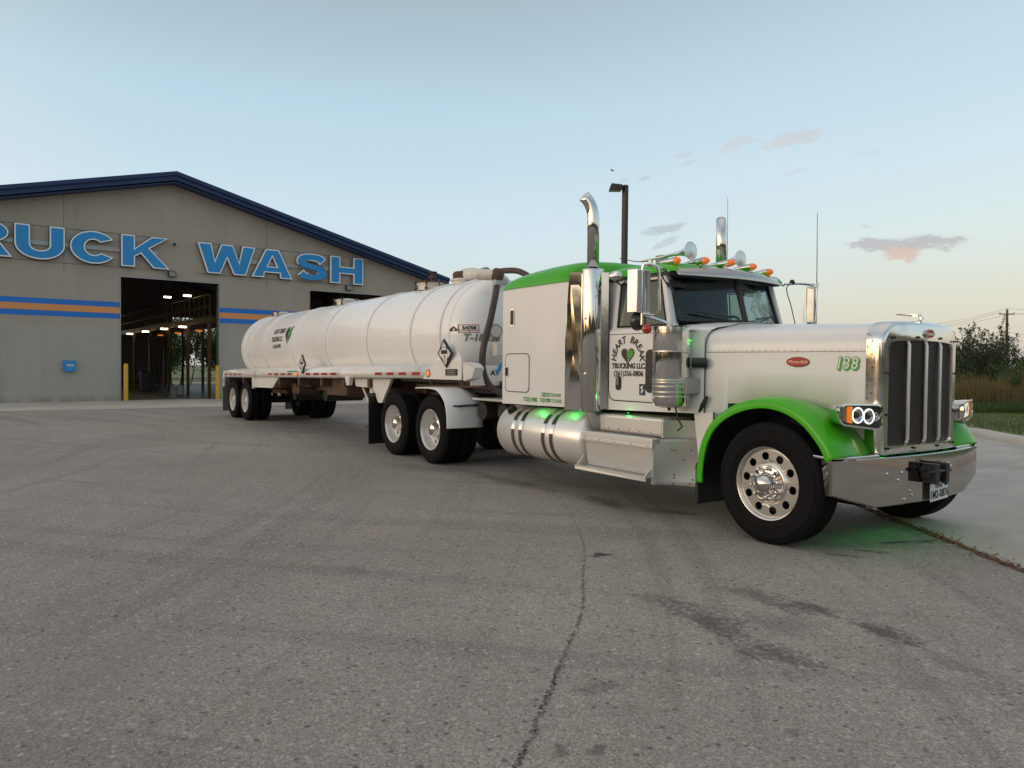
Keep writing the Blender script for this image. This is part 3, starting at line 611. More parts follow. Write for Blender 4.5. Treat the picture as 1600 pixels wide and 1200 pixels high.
for k,(u,y,z) in enumerate(pl):
    L=bpy.data.lights.new('bay_lamp_light','POINT'); L.energy=2.5; L.color=(1,.60,.26); L.shadow_soft_size=.2
    lo=bpy.data.objects.new('bay_lamp_light',L); C.objects.link(lo); par=[o for o in bpy.data.objects if o.name.startswith('bay_lamp') and o.type=='EMPTY'][k*2+1]
    lo.parent=par; lo.location=(BM@Vector((u,y,z)))-par.location
def hose(name,lab,pts,r=.03,mt=black):
    P=[BM@Vector(p) for p in pts]; o=MB().tube([p-P[0] for p in catmull(P,8)],r,8).build(name,mt); o.location=P[0]; return tag(o,lab,'hose','wash hoses hanging in the bay')
hose('wash_hose','black wash hose hanging in a deep loop, nearest the bay door',[(1.75,5.2,3.3),(1.7,5.3,1.5),(1.75,6.3,.35),(1.8,7.6,.25),(1.75,8.5,1.2),(1.7,8.6,3.3)])
hose('wash_hose','black wash hose looping between the second and third posts',[(1.7,9.0,3.3),(1.6,9.4,1.8),(1.7,10.5,.5),(1.7,12,.6),(1.7,12.7,3.3)])
hose('wash_hose','black wash hose hanging straight with a kink near the floor',[(1.5,9.7,3.3),(1.35,9.8,2),(1.5,10,.9),(1.2,10.4,.1),(.9,11,.05)])
hose('wash_hose','thin black hose on the far row of posts',[(3.4,9.2,3.3),(3.3,9.6,1.4),(3.4,11,.4),(3.4,12.4,3.3)],.025)
P=BM@Vector((1.45,5.0,0)); bk=thing('white_bucket','white plastic bucket on the bay floor beside a catwalk post','bucket',tuple(P))
MB().lathe([(.001,.015),(.15,.015),(.18,.42),(.19,.42),(.19,.44),(.165,.44),(.14,.05),(.001,.05)],P,n=20).build('pail',cream,bk)
MB().tube([Vector(P)+Vector((0,.19*math.cos(a),.40-.16*math.sin(a))) for a in [PI*i/10 for i in range(11)]],.005,6).build('handle',galv,bk)
P=BM@Vector((1.9,14.0,0)); tbn=thing('waste_bin','dark grey square waste bin standing in the wash bay','bin',tuple(P))
MB().hexa([(-.38,-.38,.02),(.38,-.38,.02),(.38,.38,.02),(-.38,.38,.02)],[(-.45,-.45,.95),(.45,-.45,.95),(.45,.45,.95),(-.45,.45,.95)]).xf(Matrix.Translation(P)).build('bin_body',plain('grey_bin_plastic',(.10,.12,.13),.6),tbn,smooth=0)
MB().box(-.47,.47,-.47,.47,.951,1.0).xf(Matrix.Translation(P)).build('lid',black,tbn,smooth=0,bevel=.02)
for (u,y,hh,lab) in((1.0,21.0,1.6,'dark pump cabinet standing left of the posts'),(-.6,22.5,2.2,'tall dark equipment rack deep in the bay')):
    P=BM@Vector((u,y,0)); t=thing('equipment_rack',lab,'rack',tuple(P)); M_=Matrix.Translation(P)
    m=MB()
    for a in(-.4,.36):
        for c in(-.3,.26): m.box(a,a+.04,c,c+.04,.012,hh)
    m.xf(M_).build('frame',galv,t,smooth=0)
    for k in range(3): MB().box(-.38,.38,-.28,.28,.2+k*hh*.3,.23+k*hh*.3).xf(M_).build('shelf',galv,t,smooth=0)
    MB().box(-.3,.2,-.2,.2,.24,.24+hh*.2).xf(M_).build('pump',rust,t,smooth=0,bevel=.03)

# ------------------------------------------------------------------ wheels (own frame: axle along y, outer face toward -y)
def tyre_mb(w_=.28,r=.53,grooves=4,n=72):
    p=[(.300,.035),(.312,.012),(.335,.002),(.375,-.004),(.378,-.007),(.384,-.007),(.387,-.004),(.43,-.006),(.462,-.003),(.466,-.006),(.472,-.005),(.476,.002),(.500,.010),(.516,.020),(.526,.032)]
    tr=[]; y0=.036; y1=w_-.036
    step=(y1-y0)/(grooves+1)
    tr.append((r,y0))
    for k in range(1,grooves+1):
        y=y0+step*k; tr+=[(r,y-.006),(r-.013,y-.004),(r-.013,y+.004),(r,y+.006)]
    tr.append((r,y1))
    back=[(a,w_-b) for a,b in p[::-1]]
    return MB().lathe(p+tr+back,(0,0,0),(0,1,0),n)
def hole_ring(y,r0,r1,rh,rc,nh=10,depth=.02,m=6):
    mb=MB(); sa=PI/nh
    for k in range(nh):
        c=2*PI*k/nh; N=4*m; outer=[]
        for i in range(m): outer.append((r0+(r1-r0)*i/m,-sa))
        for i in range(m): outer.append((r1,-sa+2*sa*i/m))
        for i in range(m): outer.append((r1-(r1-r0)*i/m,sa))
        for i in range(m): outer.append((r0,sa-2*sa*i/m))
        pts=[]; inn=[]; dee=[]
        for r,a in outer: pts.append((r*math.cos(c+a),y,r*math.sin(c+a)))
        for r,a in outer:
            x=r*math.cos(a)-rc; z=r*math.sin(a); q=math.atan2(z,x); X=rc+rh*math.cos(q); Z=rh*math.sin(q)
            inn.append((X*math.cos(c)-Z*math.sin(c),y,X*math.sin(c)+Z*math.cos(c))); dee.append((X*math.cos(c)-Z*math.sin(c),y+depth,X*math.sin(c)+Z*math.cos(c)))
        mb.loft([pts,inn,dee],True)
    return mb
def lug(mb,r,a,y0,L=.035,rr=.016):
    c=(r*math.cos(a),y0,r*math.sin(a)); mb.lathe([(rr*1.25,0),(rr*1.25,.006),(rr,.010),(rr*.95,L*.75),(rr*.6,L),(.001,L+.002)],c,(0,-1,0),8)
def make_wheel(kind_,parent,name='wheel'):
    e=bpy.data.objects.new(name,None); C.objects.link(e); e.empty_display_size=.1; OFF[e.name]=(0,0,0)
    if parent: e.parent=parent
    if kind_=='front':
        tyre_mb().build('tyre',rubber,e,smooth=40)
        m=MB().lathe([(.300,.10),(.296,.035),(.308,.012),(.315,.004),(.319,.004),(.318,.016),(.306,.030),(.300,.045),(.285,.040)],(0,0,0),(0,1,0),64); m.join(hole_ring(.040,.185,.290,.036,.238)); m.lathe([(.185,.040),(.178,.034),(.170,.022),(.162,.020),(.150,.026)],(0,0,0),(0,1,0),64)
        m.build('rim',rimal,e,smooth=50)
        MB().lathe([(.295,.10),(.295,.20),(.08,.20)],(0,0,0),(0,1,0),32).build('brake_drum',chassis,e)
        m=MB().lathe([(.160,.028),(.152,.012),(.10,.002),(.088,-.012),(.086,-.03),(.078,-.055),(.058,-.078),(.030,-.092),(.001,-.096)],(0,0,0),(0,1,0),48); m.build('hub_cap',chrome,e,smooth=35)
        for k in range(10):
            m=MB(); lug(m,.134,2*PI*(k+.5)/10,.008,.05,.018); m.build('lug_nut_cover',chrome,e)
    else:
        mt=satin if kind_=='drive' else steelw
        tyre_mb(.27).build('tyre',rubber,e,smooth=40)
        m=MB().lathe([(.318,.016),(.319,.004),(.313,.004),(.306,.014),(.298,.03),(.296,.07),(.285,.11),(.275,.150),(.268,.158)],(0,0,0),(0,1,0),56); m.join(hole_ring(.158,.175,.268,.028,.222)); m.lathe([(.175,.158),(.165,.150),(.10,.150)],(0,0,0),(0,1,0),48)
        m.build('rim',mt,e,smooth=50)
        MB().lathe([(.29,.19),(.05,.19)],(0,0,0),(0,1,0),24).build('brake_drum',chassis,e)
        if kind_=='drive':
            MB().lathe([(.165,.150),(.160,.128),(.11,.115),(.10,.10),(.098,.05),(.085,.022),(.05,.006),(.001,.0)],(0,0,0),(0,1,0),36).build('hub_cap',chrome,e,smooth=35)
        else:
            MB().lathe([(.10,.150),(.098,.08),(.085,.03),(.07,.022),(.001,.02)],(0,0,0),(0,1,0),28).build('hub_cap',steelw,e,smooth=35)
        m=MB()
        for k in range(10): lug(m,.142,2*PI*(k+.5)/10,.150,.03,.014)
        m.build('lug_nuts',chrome if kind_=='drive' else rust,e)
    return e
def inner_wheel(parent):
    e=bpy.data.objects.new('wheel',None); C.objects.link(e); OFF[e.name]=(0,0,0); e.parent=parent
    tyre_mb(.27).build('tyre',rubber,e,smooth=40)
    MB().lathe([(.30,.03),(.29,.06),(.28,.2),(.05,.2)],(0,0,0),(0,1,0),32).build('rim',chassis,e)
    return e

# ------------------------------------------------------------------ tractor (x forward, front axle x=0, near side y<0)
tr=thing('semi_truck','white and green conventional sleeper semi truck with chrome stacks, coupled to the white tank trailer','truck',(0,0,0))
WB=6.18
fwv=make_wheel('front',tr); fwv.location=(0,-1.215,.53); fwv.rotation_euler=(0,R(8),0)
c=copy_tree(fwv,tr); c.location=(0,1.215,.53); c.rotation_euler=(0,R(20),PI)
dw=make_wheel('drive',tr); iw=inner_wheel(tr); first=True
for ax in(-WB,-WB-1.33):
    for s in(-1,1):
        a=dw if first else copy_tree(dw,tr); b=iw if first else copy_tree(iw,tr); first=False
        a.location=(ax,s*1.21,.53); a.rotation_euler=(0,R(ax*57%90),0 if s<0 else PI); b.location=(ax,s*.90,.53); b.rotation_euler=(0,0,0 if s<0 else PI)
# chassis
m=MB()
for s in(-1,1): m.box(-8.45,.45,s*.43-.04,s*.43+.04,.78,1.04)
m.build('frame_rails',chassis,tr,smooth=0)
m=MB(); m.cyl((0,-.95,.50),(0,.95,.50),.07); 
m.box(-.45,.45,-.55,-.47,.58,.66).box(-.45,.45,.47,.55,.58,.66)
m.build('front_axle',chassis,tr)
for ax in(-WB,-WB-1.33):
    m=MB().cyl((ax,-.95,.53),(ax,.95,.53),.09); m.lathe([(.001,-.2),(.15,-.17),(.22,0),(.15,.17),(.001,.2)],(ax,0,.55),(1,0,0),18); m.box(ax-.45,ax+.25,-.52,-.40,.42,.52).box(ax-.45,ax+.25,.40,.52,.42,.52)
    for s in(-1,1): m.cyl((ax-.38,s*.46,.5),(ax-.38,s*.46,.80),.12)
    m.build('drive_axle',chassis,tr)
m=MB().cyl((-5.9,0,.6),(-1.6,0,.75),.06); m.box(-1.9,.3,-.35,.35,.50,1.1); m.box(-3.4,-1.9,-.2,.2,.55,.9); m.build('engine_and_driveshaft',chassis,tr,smooth=0)
m=MB(); m.prism([(-7.4,-.45,1.06),(-7.4,.45,1.06),(-6.6,.5,1.16),(-6.25,.45,1.16),(-6.25,-.45,1.16),(-6.6,-.5,1.16)],(0,0,.05)); m.box(-7.1,-6.4,-.45,.45,1.04,1.12); m.build('fifth_wheel',chassis,tr,smooth=0,bevel=.01)
MB().box(-5.35,-4.25,-.95,.75,1.025,1.06).build('deck_plate',alu,tr,smooth=0,bevel=.006)
m=MB()
for k in range(3): m.tube(catmull([(-4.25,.1+.18*k,1.9),(-4.7,.1+.18*k,1.25-.05*k),(-5.3,.15+.12*k,1.12),(-5.9,.2+.1*k,1.35)],8),.016,8)
m.build('air_lines',bluep,tr)
for s in(-1,1):
    for xx in(-5.3,-4.75): MB().cyl((xx,s*.60,.86),(xx,s*.80,.86),.13).build('air_tank',chassis,tr)

# sleeper: cross-sections lofted along x
def rr2(hw,zb,zt,rad,n=6):
    """half section from bottom near to bottom far, over the top (y,z)"""
    L=[(-hw,zb),(-hw,zt-rad)]+[(-hw+rad-rad*math.cos(R(90*i/n)),zt-rad+rad*math.sin(R(90*i/n))) for i in range(1,n+1)]
    return L+[(-y,z) for y,z in L[::-1]]
SB=lambda x: 1.035+(x+4.2)*.012
loops=[]
for x,hw in((-4.20,1.16),(-4.19,1.185),(-4.165,1.2),(-2.86,1.2),(-2.80,1.18),(-2.76,1.13)):
    loops.append([(x,-hw,SB(x)),(x,-hw,2.54),(x,hw,2.54),(x,hw,SB(x))])
m=MB().loft(loops,True,True,True); slp=m.build('sleeper',white,tr,smooth=30)
def roof_sec(x,hw,z0,hz,n=18,k=3.0):
    out=[]
    for i in range(n+1):
        a=PI*i/n; cx=-math.cos(a); sz=math.sin(a)
        out.append((x,hw*math.copysign(abs(cx)**(2/k),cx),z0+hz*abs(sz)**(2/k)))
    return out
m=MB(); loops=[]
for x,hw,hz in((-4.20,1.165,.004),(-4.195,1.18,.08),(-4.15,1.198,.17),(-4.0,1.205,.24),(-3.7,1.206,.285),(-3.3,1.206,.31),(-3.0,1.204,.31),(-2.84,1.195,.29),(-2.77,1.15,.23),(-2.74,1.08,.11),(-2.73,1.05,.004)):
    loops.append(roof_sec(x,hw,2.535,hz))
m.loft(loops,False); m.add([p for p in loops[0]],[tuple(range(len(loops[0])))]); m.add([p for p in loops[-1]],[tuple(range(len(loops[-1])))[::-1]])
m.build('sleeper_roof',green,tr,smooth=50)
MB().box(-4.205,-2.8,-1.209,-1.2005,2.531,2.541).build('roof_seam',letgrn,slp,smooth=0)
# storage hatch outline + latch, window vent, lettering on the sleeper side
YS=-1.2
def rrect(x0,x1,z0,z1,r,n=5):
    P=[]
    for cx,cz,a in((x1-r,z1-r,0),(x0+r,z1-r,90),(x0+r,z0+r,180),(x1-r,z0+r,270)):
        P+= [(cx+r*math.cos(R(a+90*i/n)),cz+r*math.sin(R(a+90*i/n))) for i in range(n+1)]
    return P
def seam(name,P,y,parent,r=.006,mt=black,closed=True):
    pts=[(x,y,z) for x,z in P]; 
    if closed: pts=pts+pts[:1]
    return MB().tube(pts,r,6).build(name,mt,parent)
ht=MB().prism([(x,YS-.001,z) for x,z in rrect(-4.085,-3.565,1.205,1.685,.06)],(0,-.004,0)).build('storage_hatch',white,tr,smooth=0)
seam('seal',rrect(-4.09,-3.56,1.20,1.69,.06),YS-.002,ht,.006)
MB().box(-4.08,-4.02,-1.222,-1.2055,1.40,1.52).build('latch',chrome,ht,smooth=0,bevel=.008)
vt=MB().prism([(x,YS-.001,z) for x,z in rrect(-3.985,-3.895,2.05,2.275,.03)],(0,-.012,0)).build('sleeper_vent',chrome,tr,smooth=0)
MB().prism([(x,YS-.0135,z) for x,z in rrect(-3.975,-3.905,2.065,2.26,.024)],(0,-.003,0)).build('vent_pane',black,vt,smooth=0)
MS=Matrix(((1,0,0,0),(0,0,-1,0),(0,1,0,0),(0,0,0,1)))  # text plane on a y=const side facing -y
def decal(name,mb,x,y,z,mt,parent,rz_=0,tilt=0): return mb.xf(Matrix.Translation((x,y,z))@Matrix.Rotation(rz_,4,'Z')@Matrix.Rotation(tilt,4,'Y')@MS).build(name,mt,parent,smooth=0)
decal('lettering',text('TCEQ 29482',.050,.03,sx=.78),-3.53,YS-.003,1.115,letgrn,slp)
decal('lettering',text('USDOT',.050,.03,sx=.78),-3.20,YS-.003,1.185,letgrn,slp); decal('lettering',text('3056909',.046,-.01,sx=.86),-3.005,YS-.003,1.185,letgrn,slp)
decal('lettering',text('TXDOT',.050,.02,sx=.78),-3.235,YS-.003,1.115,letgrn,slp); decal('lettering',text('007323468C',.046,-.01,sx=.86),-3.02,YS-.003,1.117,letgrn,slp)
seam('faint_plate',rrect(-3.1,-2.96,1.27,1.38,.01),YS-.0008,slp,.0015,labelw)

# cab body
CBX=[(-2.74,1.06),(-.93,1.09)]
def cabz(x): return 1.045+(x+2.4)*.022
m=MB(); hy=1.0
# lower body up to the belt line with a rounded front corner
def sec(x,hw,zt): return [(x,-hw,cabz(x)),(x,-hw,zt),(x,hw,zt),(x,hw,cabz(x))]
m.loft([sec(-2.73,1.0,1.93),sec(-1.35,1.0,1.93),sec(-1.05,.985,1.915),sec(-.95,.955,1.90)],True,True,True)
m.build('cab',white,tr,smooth=30)
# cowl between hood and windscreen
m=MB(); L=[]
for x,hw,z,zc in((-1.50,.985,1.925,1.96),(-1.30,.98,1.945,2.02),(-1.15,.97,1.935,2.025),(-1.02,.95,1.915,2.02),(-.95,.93,1.89,2.0)):
    L.append([(x,-hw,z-.04),(x,-hw+.02,z),(x,-hw*.8,z+(zc-z)*.45),(x,-hw*.5,z+(zc-z)*.8),(x,0,zc),(x,hw*.5,z+(zc-z)*.8),(x,hw*.8,z+(zc-z)*.45),(x,hw-.02,z),(x,hw,z-.04)])
m.loft(L,False).build('cowl',white,tr,smooth=60)
# greenhouse: rear wall, pillars and roof rail
gz0,gz1=1.93,2.55
m=MB()
for s in(-1,1):
    yb=s*.965; yt=s*.905
    def col_(xb0,xb1,xt0,xt1,z0=gz0,z1=gz1,inn=.05):
        m.hexa([(xb0,yb-s*inn,z0),(xb1,yb-s*inn,z0),(xb1,yb,z0),(xb0,yb,z0)],[(xt0,yt-s*inn,z1),(xt1,yt-s*inn,z1),(xt1,yt,z1),(xt0,yt,z1)])
    col_(-2.73,-2.20,-2.73,-2.20)       # rear quarter
    col_(-1.42,-1.375,-1.575,-1.53)       # front pillar
    t0=.985; m.hexa([(-2.20,yb-s*.05,1.93),(-1.40,yb-s*.05,1.93),(-1.40,yb,1.93),(-2.20,yb,1.93)],[(-2.20,yb-s*.05,1.975),(-1.412,yb-s*.05,1.975),(-1.412,yb-s*.003,1.975),(-2.20,yb-s*.003,1.975)])
    m.hexa([(-2.20,yt-s*.04,2.47),(-1.54,yt-s*.04,2.47),(-1.54,yt+s*.006,2.47),(-2.20,yt+s*.006,2.47)],[(-2.20,yt-s*.04,gz1),(-1.56,yt-s*.04,gz1),(-1.56,yt,gz1),(-2.20,yt,gz1)])
    # corner pillar between side and windscreen
    m.prism([(-1.395,yb,1.93),(-1.395,s*.825,1.96),(-1.545,s*.80,2.53),(-1.55,yt,2.55)],(-.05,0,0))
    m.hexa([(-2.73,s*1.0,1.925),(-1.30,s*1.0,1.925),(-1.30,s*.93,1.925),(-2.73,s*.93,1.925)],[(-2.73,yb,1.965),(-1.37,yb,1.965),(-1.37,s*.93,1.965),(-2.73,s*.93,1.965)])
m.box(-2.76,-2.70,-.95,.95,1.93,2.55)
gh=m.build('cab_pillars',white,tr,smooth=0,bevel=.012)
# roof, green, with a low crown
m=MB(); L=[]
for x,hw,hz in((-2.76,.94,.11),(-2.6,.945,.135),(-2.3,.95,.165),(-2.0,.95,.17),(-1.7,.945,.155),(-1.5,.93,.12),(-1.42,.915,.075),(-1.39,.90,.03)):
    L.append(roof_sec(x,hw,2.54,hz))
m.loft(L,False); m.add([p for p in L[0]],[tuple(range(len(L[0])))]); m.add([p for p in L[-1]],[tuple(range(len(L[-1])))[::-1]])
m.build('cab_roof',green,tr,smooth=50)
# windscreen: two panes in a shallow vee, black seal
for s in(-1,1):
    A=[(-1.395,s*.835,2.03),(-1.205,s*.025,2.035),(-1.345,s*.025,2.50),(-1.545,s*.805,2.515)]
    wp=MB().prism([Vector(p) for p in A],(-.006,0,0)).build('windscreen_pane',glass,tr,smooth=0)
    pts=[Vector(p)+Vector((.004,0,0)) for p in A]; MB().tube(pts+[pts[0]],.020,6).build('seal',black,wp)
MB().cyl((-1.195,0,2.03),(-1.335,0,2.505),.03,n=8).build('windscreen_divider',black,tr)
# interior
m=MB().box(-2.7,-2.66,-.94,.94,1.1,2.52); m.box(-2.7,-1.3,-.93,.93,1.15,1.2); m.build('cab_interior_lining',darkgrey,tr,smooth=0)
m=MB(); m.prism([(-1.62,-.93,1.5),(-1.30,-.93,1.5),(-1.30,-.93,1.96),(-1.50,-.93,1.99),(-1.62,-.93,1.90)],(0,1.86,0)); m.build('dashboard',darkgrey,tr,smooth=0,bevel=.03)
MB().box(-2.7,-1.45,-.93,.93,2.505,2.535).build('headliner',darkgrey,tr,smooth=0)
for s in(-1,1):
    st=MB().box(-2.55,-2.05,s*.45-.25,s*.45+.25,1.25,1.62).build('seat',darkgrey,tr,smooth=0,bevel=.05)
    MB().hexa([(-2.58,s*.45-.25,1.6),(-2.42,s*.45-.25,1.6),(-2.42,s*.45+.25,1.6),(-2.58,s*.45+.25,1.6)],[(-2.66,s*.45-.18,2.28),(-2.54,s*.45-.18,2.28),(-2.54,s*.45+.18,2.28),(-2.66,s*.45+.18,2.28)]).build('seat_back',darkgrey,st,smooth=0,bevel=.04)
sw=[Vector((-1.83,.45,1.93))+Vector((.10*math.sin(a)*1,.23*math.cos(a),.21*math.sin(a))) for a in [2*PI*i/28 for i in range(29)]]
MB().tube(sw,.015,8).cyl((-1.83,.45,1.93),(-1.6,.45,1.8),.03).build('steering_wheel',black,tr)
MB().hexa([(-1.47,-.93,2.38),(-1.47,-.02,2.38),(-1.46,-.02,2.38),(-1.46,-.93,2.38)],[(-1.57,-.93,2.50),(-1.47,-.02,2.50),(-1.46,-.02,2.50),(-1.56,-.93,2.50)]).build('sun_visor',darkgrey,tr,smooth=0)
# doors
for s in(-1,1):
    y=s*1.0; dn=[]
    P=rrect(-2.285,-1.22,1.16,1.94,.10)
    P=[(x,z) for x,z in P if z<1.9]
    d=MB().prism([(x,y+s*.0005,z) for x,z in rrect(-2.275,-1.30,1.17,1.925,.09)],(0,s*.004,0)).build('door',white,tr,smooth=0)
    seam('door_seam',[(-2.29,2.4),(-2.29,1.26),(-2.26,1.18),(-2.20,1.155),(-1.30,1.155)],y+s*.001,d,.006,closed=False)
    seam('belt_seam',[(-2.28,1.895),(-1.0,1.895)],y+s*.004,d,.0035,closed=False)
    # side window
    A=[(-2.185,s*.966,1.98),(-1.445,s*.966,1.98),(-1.585,s*.914,2.462),(-2.185,s*.914,2.462)]
    sg=MB().prism([Vector(p) for p in A],(0,-s*.005,0)).build('side_window',sglass,d,smooth=0)
    pts=[Vector(p)+Vector((0,s*.004,0)) for p in A]; MB().tube(pts+[pts[0]],.011,6).build('window_seal',black,d)
    MB().box(-1.96,-1.94,min(s*.90,s*.912),max(s*.90,s*.912),1.98,2.46).build('window_post',black,d,smooth=0)
    hd=MB().prism([(x,y+s*.005,z) for x,z in rrect(-2.165,-2.075,1.275,1.43,.03)],(0,s*.006,0)).build('handle_recess',black,d,smooth=0)
    MB().box(-2.145,-2.10,min(y+s*.012,y+s*.03),max(y+s*.012,y+s*.03),1.33,1.415).build('handle',chrome,d,smooth=0,bevel=.008)
    MB().prism([(x,y+s*.005,z) for x,z in rrect(-1.70,-1.42,1.26,1.72,.06)],(0,s*.004,0)).build('peep_window',black,d,smooth=0)
    if s<0: dnear=d
YD=-1.008
# door lettering: HEART BREAK on an arc, split heart, two lines
def arctext(s,r,h,a0,a1,x,z):
    m=MB(); n=len(s)
    for i,ch in enumerate(s):
        if ch==' ': continue
        a=R(a0+(a1-a0)*i/(n-1)); t=text(ch,h,.035,shear=.15,sx=1.0)
        t.xf(Matrix.Translation((-r*math.cos(a)*1.0,r*math.sin(a),0))@Matrix.Rotation(PI/2-a,4,'Z') if False else Matrix.Translation((r*math.cos(a),r*math.sin(a),0))@Matrix.Rotation(a-PI/2,4,'Z')); m.join(t)
    return m
decal('lettering',arctext('HEART BREAK',.225,.072,176,4,0,0),-1.975,YD,1.615,letblk,dnear)
hp=[(x*.20,z*.20) for x,z in heart(1.0)]
hl=[p for p in hp]
zig=[(.0,.03),(-.018,.012),(.014,-.005),(-.016,-.028),(.010,-.045),(.0,-.10)]
def half(sg):
    n=len(hp); P=hp[:n//2+1] if sg>0 else [hp[0]]+hp[n//2:][::-1]
    P=[(x+sg*.004,z) for x,z in P]
    return P+[(a+sg*.006,b) for a,b in zig[::-1][1:-1]]
for sg in(-1,1):
    decal('heart_half',outline([half(sg)]),-1.975,YD,1.665,darkgrn,dnear)
    inn=[(a*.72+sg*.012,b*.72) for a,b in half(sg)]
    decal('heart_half',outline([inn]),-1.975,YD-.0015,1.668,letblk if sg<0 else letgrn,dnear)
decal('lettering',text('TRUCKING LLC.',.055,.06,shear=.1,sx=.92),-1.965,YD,1.545,letblk,dnear)
decal('lettering',text('(361)356-0806',.058,.03,sx=.93),-1.965,YD,1.462,letblk,dnear)
lb=decal('badge',outline([[(-.045,-.06),(.045,-.06),(.045,.06),(-.045,.06)]]),-1.745,YD,1.29,plain('navy_sticker',(.02,.03,.07),.5),dnear)
decal('badge_mark',outline([[(-.025,.03),(.02,.045),(.0,.01),(.025,-.005),(-.01,-.045),(-.02,-.02),(.004,0),(-.02,.01)]]),-1.745,YD-.002,1.29,labelw,dnear)

# lower cowl panel in front of the step box
for s in(-1,1):
    m=MB(); m.prism([(-1.06,s*.93,1.07),(-.80,s*.93,1.10),(-.80,s*.93,.50),(-.90,s*.93,.50),(-1.0,s*.93,.66)],(0,s*.03,0)); m.build('cowl_side_panel',white,tr,smooth=0,bevel=.01)
    MB().tube([(-.80,s*.965,1.10),(-.795,s*.97,.9),(-.79,s*.97,.72)],.008,6).build('cowl_seal',black,tr)
# hood
def hoodsec(x,zb):
    t=(x+.95)/(1.5); hw=.93+(.628-.93)*t; zc=2.0-.055*t; zs=1.0
    S=[(hw,zb),(hw,1.50),(hw,1.683),(hw-.003,1.685),(hw-.003,1.74),(hw-.015,1.81),(hw-.05,1.865),(hw-.11,1.90),(hw-.2,1.925),(hw*.45,zc-.015),(0,zc)]
    return [(x,-a,b) for a,b in S]+[(x,a,b) for a,b in S[::-1][1:]]
m=MB(); L=[]
for i,x in enumerate([-.95,-.90,-.85,-.80,-.74,-.70,-.5,-.2,.1,.3,.45,.55]):
    zb=.52 if x<=-.79 else (.80 if x<-.72 else 1.19 if x<.25 else 1.02)
    if x>.5: zb=.86
    L.append(hoodsec(x,zb))
m.loft(L,False); m.add(L[-1],[tuple(range(len(L[-1])))[::-1]])
hood=m.build('hood',white,tr,smooth=40,fixn=True)
md=hood.modifiers.new('thickness','SOLIDIFY'); md.thickness=.012; md.offset=-1
for s in(-1,1):
    MB().tube([(x,s*(.93+(.628-.93)*(x+.95)/1.5+.001),1.684) for x in(-.94,.545)],.0025,5).build('hood_seam',plain('seam_grey' if s<0 else 'seam_grey_2',(.2,.19,.17),.6),hood)
    m=MB()
    for k in range(24):
        x=-.3+k*.036 if False else -.88+k*.06; hw=.93+(.628-.93)*(x+.95)/1.5
        m.lathe([(.0075,0),(.005,.004),(.001,.005)],(x,s*hw,1.70),(0,s,0),8)
    m.build('rivets',white,hood)
m=MB().tube([p for p in [(a+.0,b,c) for a,b,c in hoodsec(-.95,.9)]],.008,6); m.build('hood_rear_seal',black,hood)
HA=math.atan2(.302,1.5)  # side rake of the hood
def hy_(x): return -(.93+(.628-.93)*(x+.95)/1.5)-.003
def hdecal(name,mb,x,z,mt,dy=0):
    return mb.xf(Matrix.Translation((x,hy_(x)-dy,z))@Matrix.Rotation(HA,4,'Z')@MS).build(name,mt,hood,smooth=0)
def oval(a,b,n=36): return [(a*math.cos(2*PI*i/n),b*math.sin(2*PI*i/n)) for i in range(n)]
e0=hdecal('emblem',outline([oval(.108,.047)],.004),-.03,1.592,chrome); 
hdecal('emblem_field',outline([oval(.101,.041)],.002),-.03,1.592,red,.005)
hdecal('emblem_script',text('Peterbilt',.030,-.02,shear=.35,sx=1.2),-.03,1.594,plain('silver_script',(.6,.5,.48),.3,.6),.008)
for dx,dz,mt,bo,dy in((.010,-.011,letgrn,.085,0),(0,0,letgrn,.085,.0012),(0,0,labelw,.008,.0026)):
    hdecal('unit_number',text('138',.098,bo,shear=.2,sx=.82,sp=1.12),.385+dx,1.583+dz,mt,dy)
for s in(-1,1): # hood latch
    la=MB().tube([(-.985,s*.965,1.09),(-.93,s*.975,1.17),(-.885,s*.965,1.25)],.018,8,[.012,.022,.016]).build('hood_latch',black,hood)

# radiator surround, lofted loops of one rounded outline
def rloop(x,hw,z0,z1,r1,r0,bow=0,n=8,crown=.03):
    P=[]
    for (cy,cz,a,r) in((hw-r1,z1-r1,0,r1),(-hw+r1,z1-r1,90,r1),(-hw+r0,z0+r0,180,r0),(hw-r0,z0+r0,270,r0)):
        for i in range(n+1):
            y=cy+r*math.cos(R(a+90*i/n)); z=cz+r*math.sin(R(a+90*i/n)); P.append((y,z))
        # straight run after each corner, subdivided
        nx={0:(-hw+r1,z1),90:(-hw,z0+r0),180:(hw-r0,z0),270:(hw,z1-r1)}[a]; y0,z0_=P[-1]
        for i in range(1,6): P.append((y0+(nx[0]-y0)*i/6,z0_+(nx[1]-z0_)*i/6))
    return [(x+bow*(1-(y/hw)**2),y,z+(crown*(1-(y/hw)**2) if z>z1-.09 else 0)) for y,z in P]
m=MB()
m.loft([rloop(.545,.635,.80,1.925,.17,.03,0),rloop(.62,.638,.80,1.927,.17,.03,.01),rloop(.668,.632,.802,1.921,.165,.03,.03),rloop(.69,.610,.812,1.90,.15,.03,.045),rloop(.695,.59,.825,1.885,.14,.03,.05),
        rloop(.695,.545,.885,1.765,.07,.02,.05,crown=.018),rloop(.670,.535,.895,1.755,.06,.02,.05,crown=.018),rloop(.640,.535,.895,1.755,.06,.02,.05,crown=.018)],True)
sur=m.build('grille_surround',chromed,tr,smooth=50)
gl=rloop(.662,.536,.894,1.756,.06,.02,.05,crown=.018)
MB().add(gl+[(.712,0,1.3)],[(i,(i+1)%len(gl),len(gl)) for i in range(len(gl))]).build('grille_mesh',meshm,tr,smooth=50)
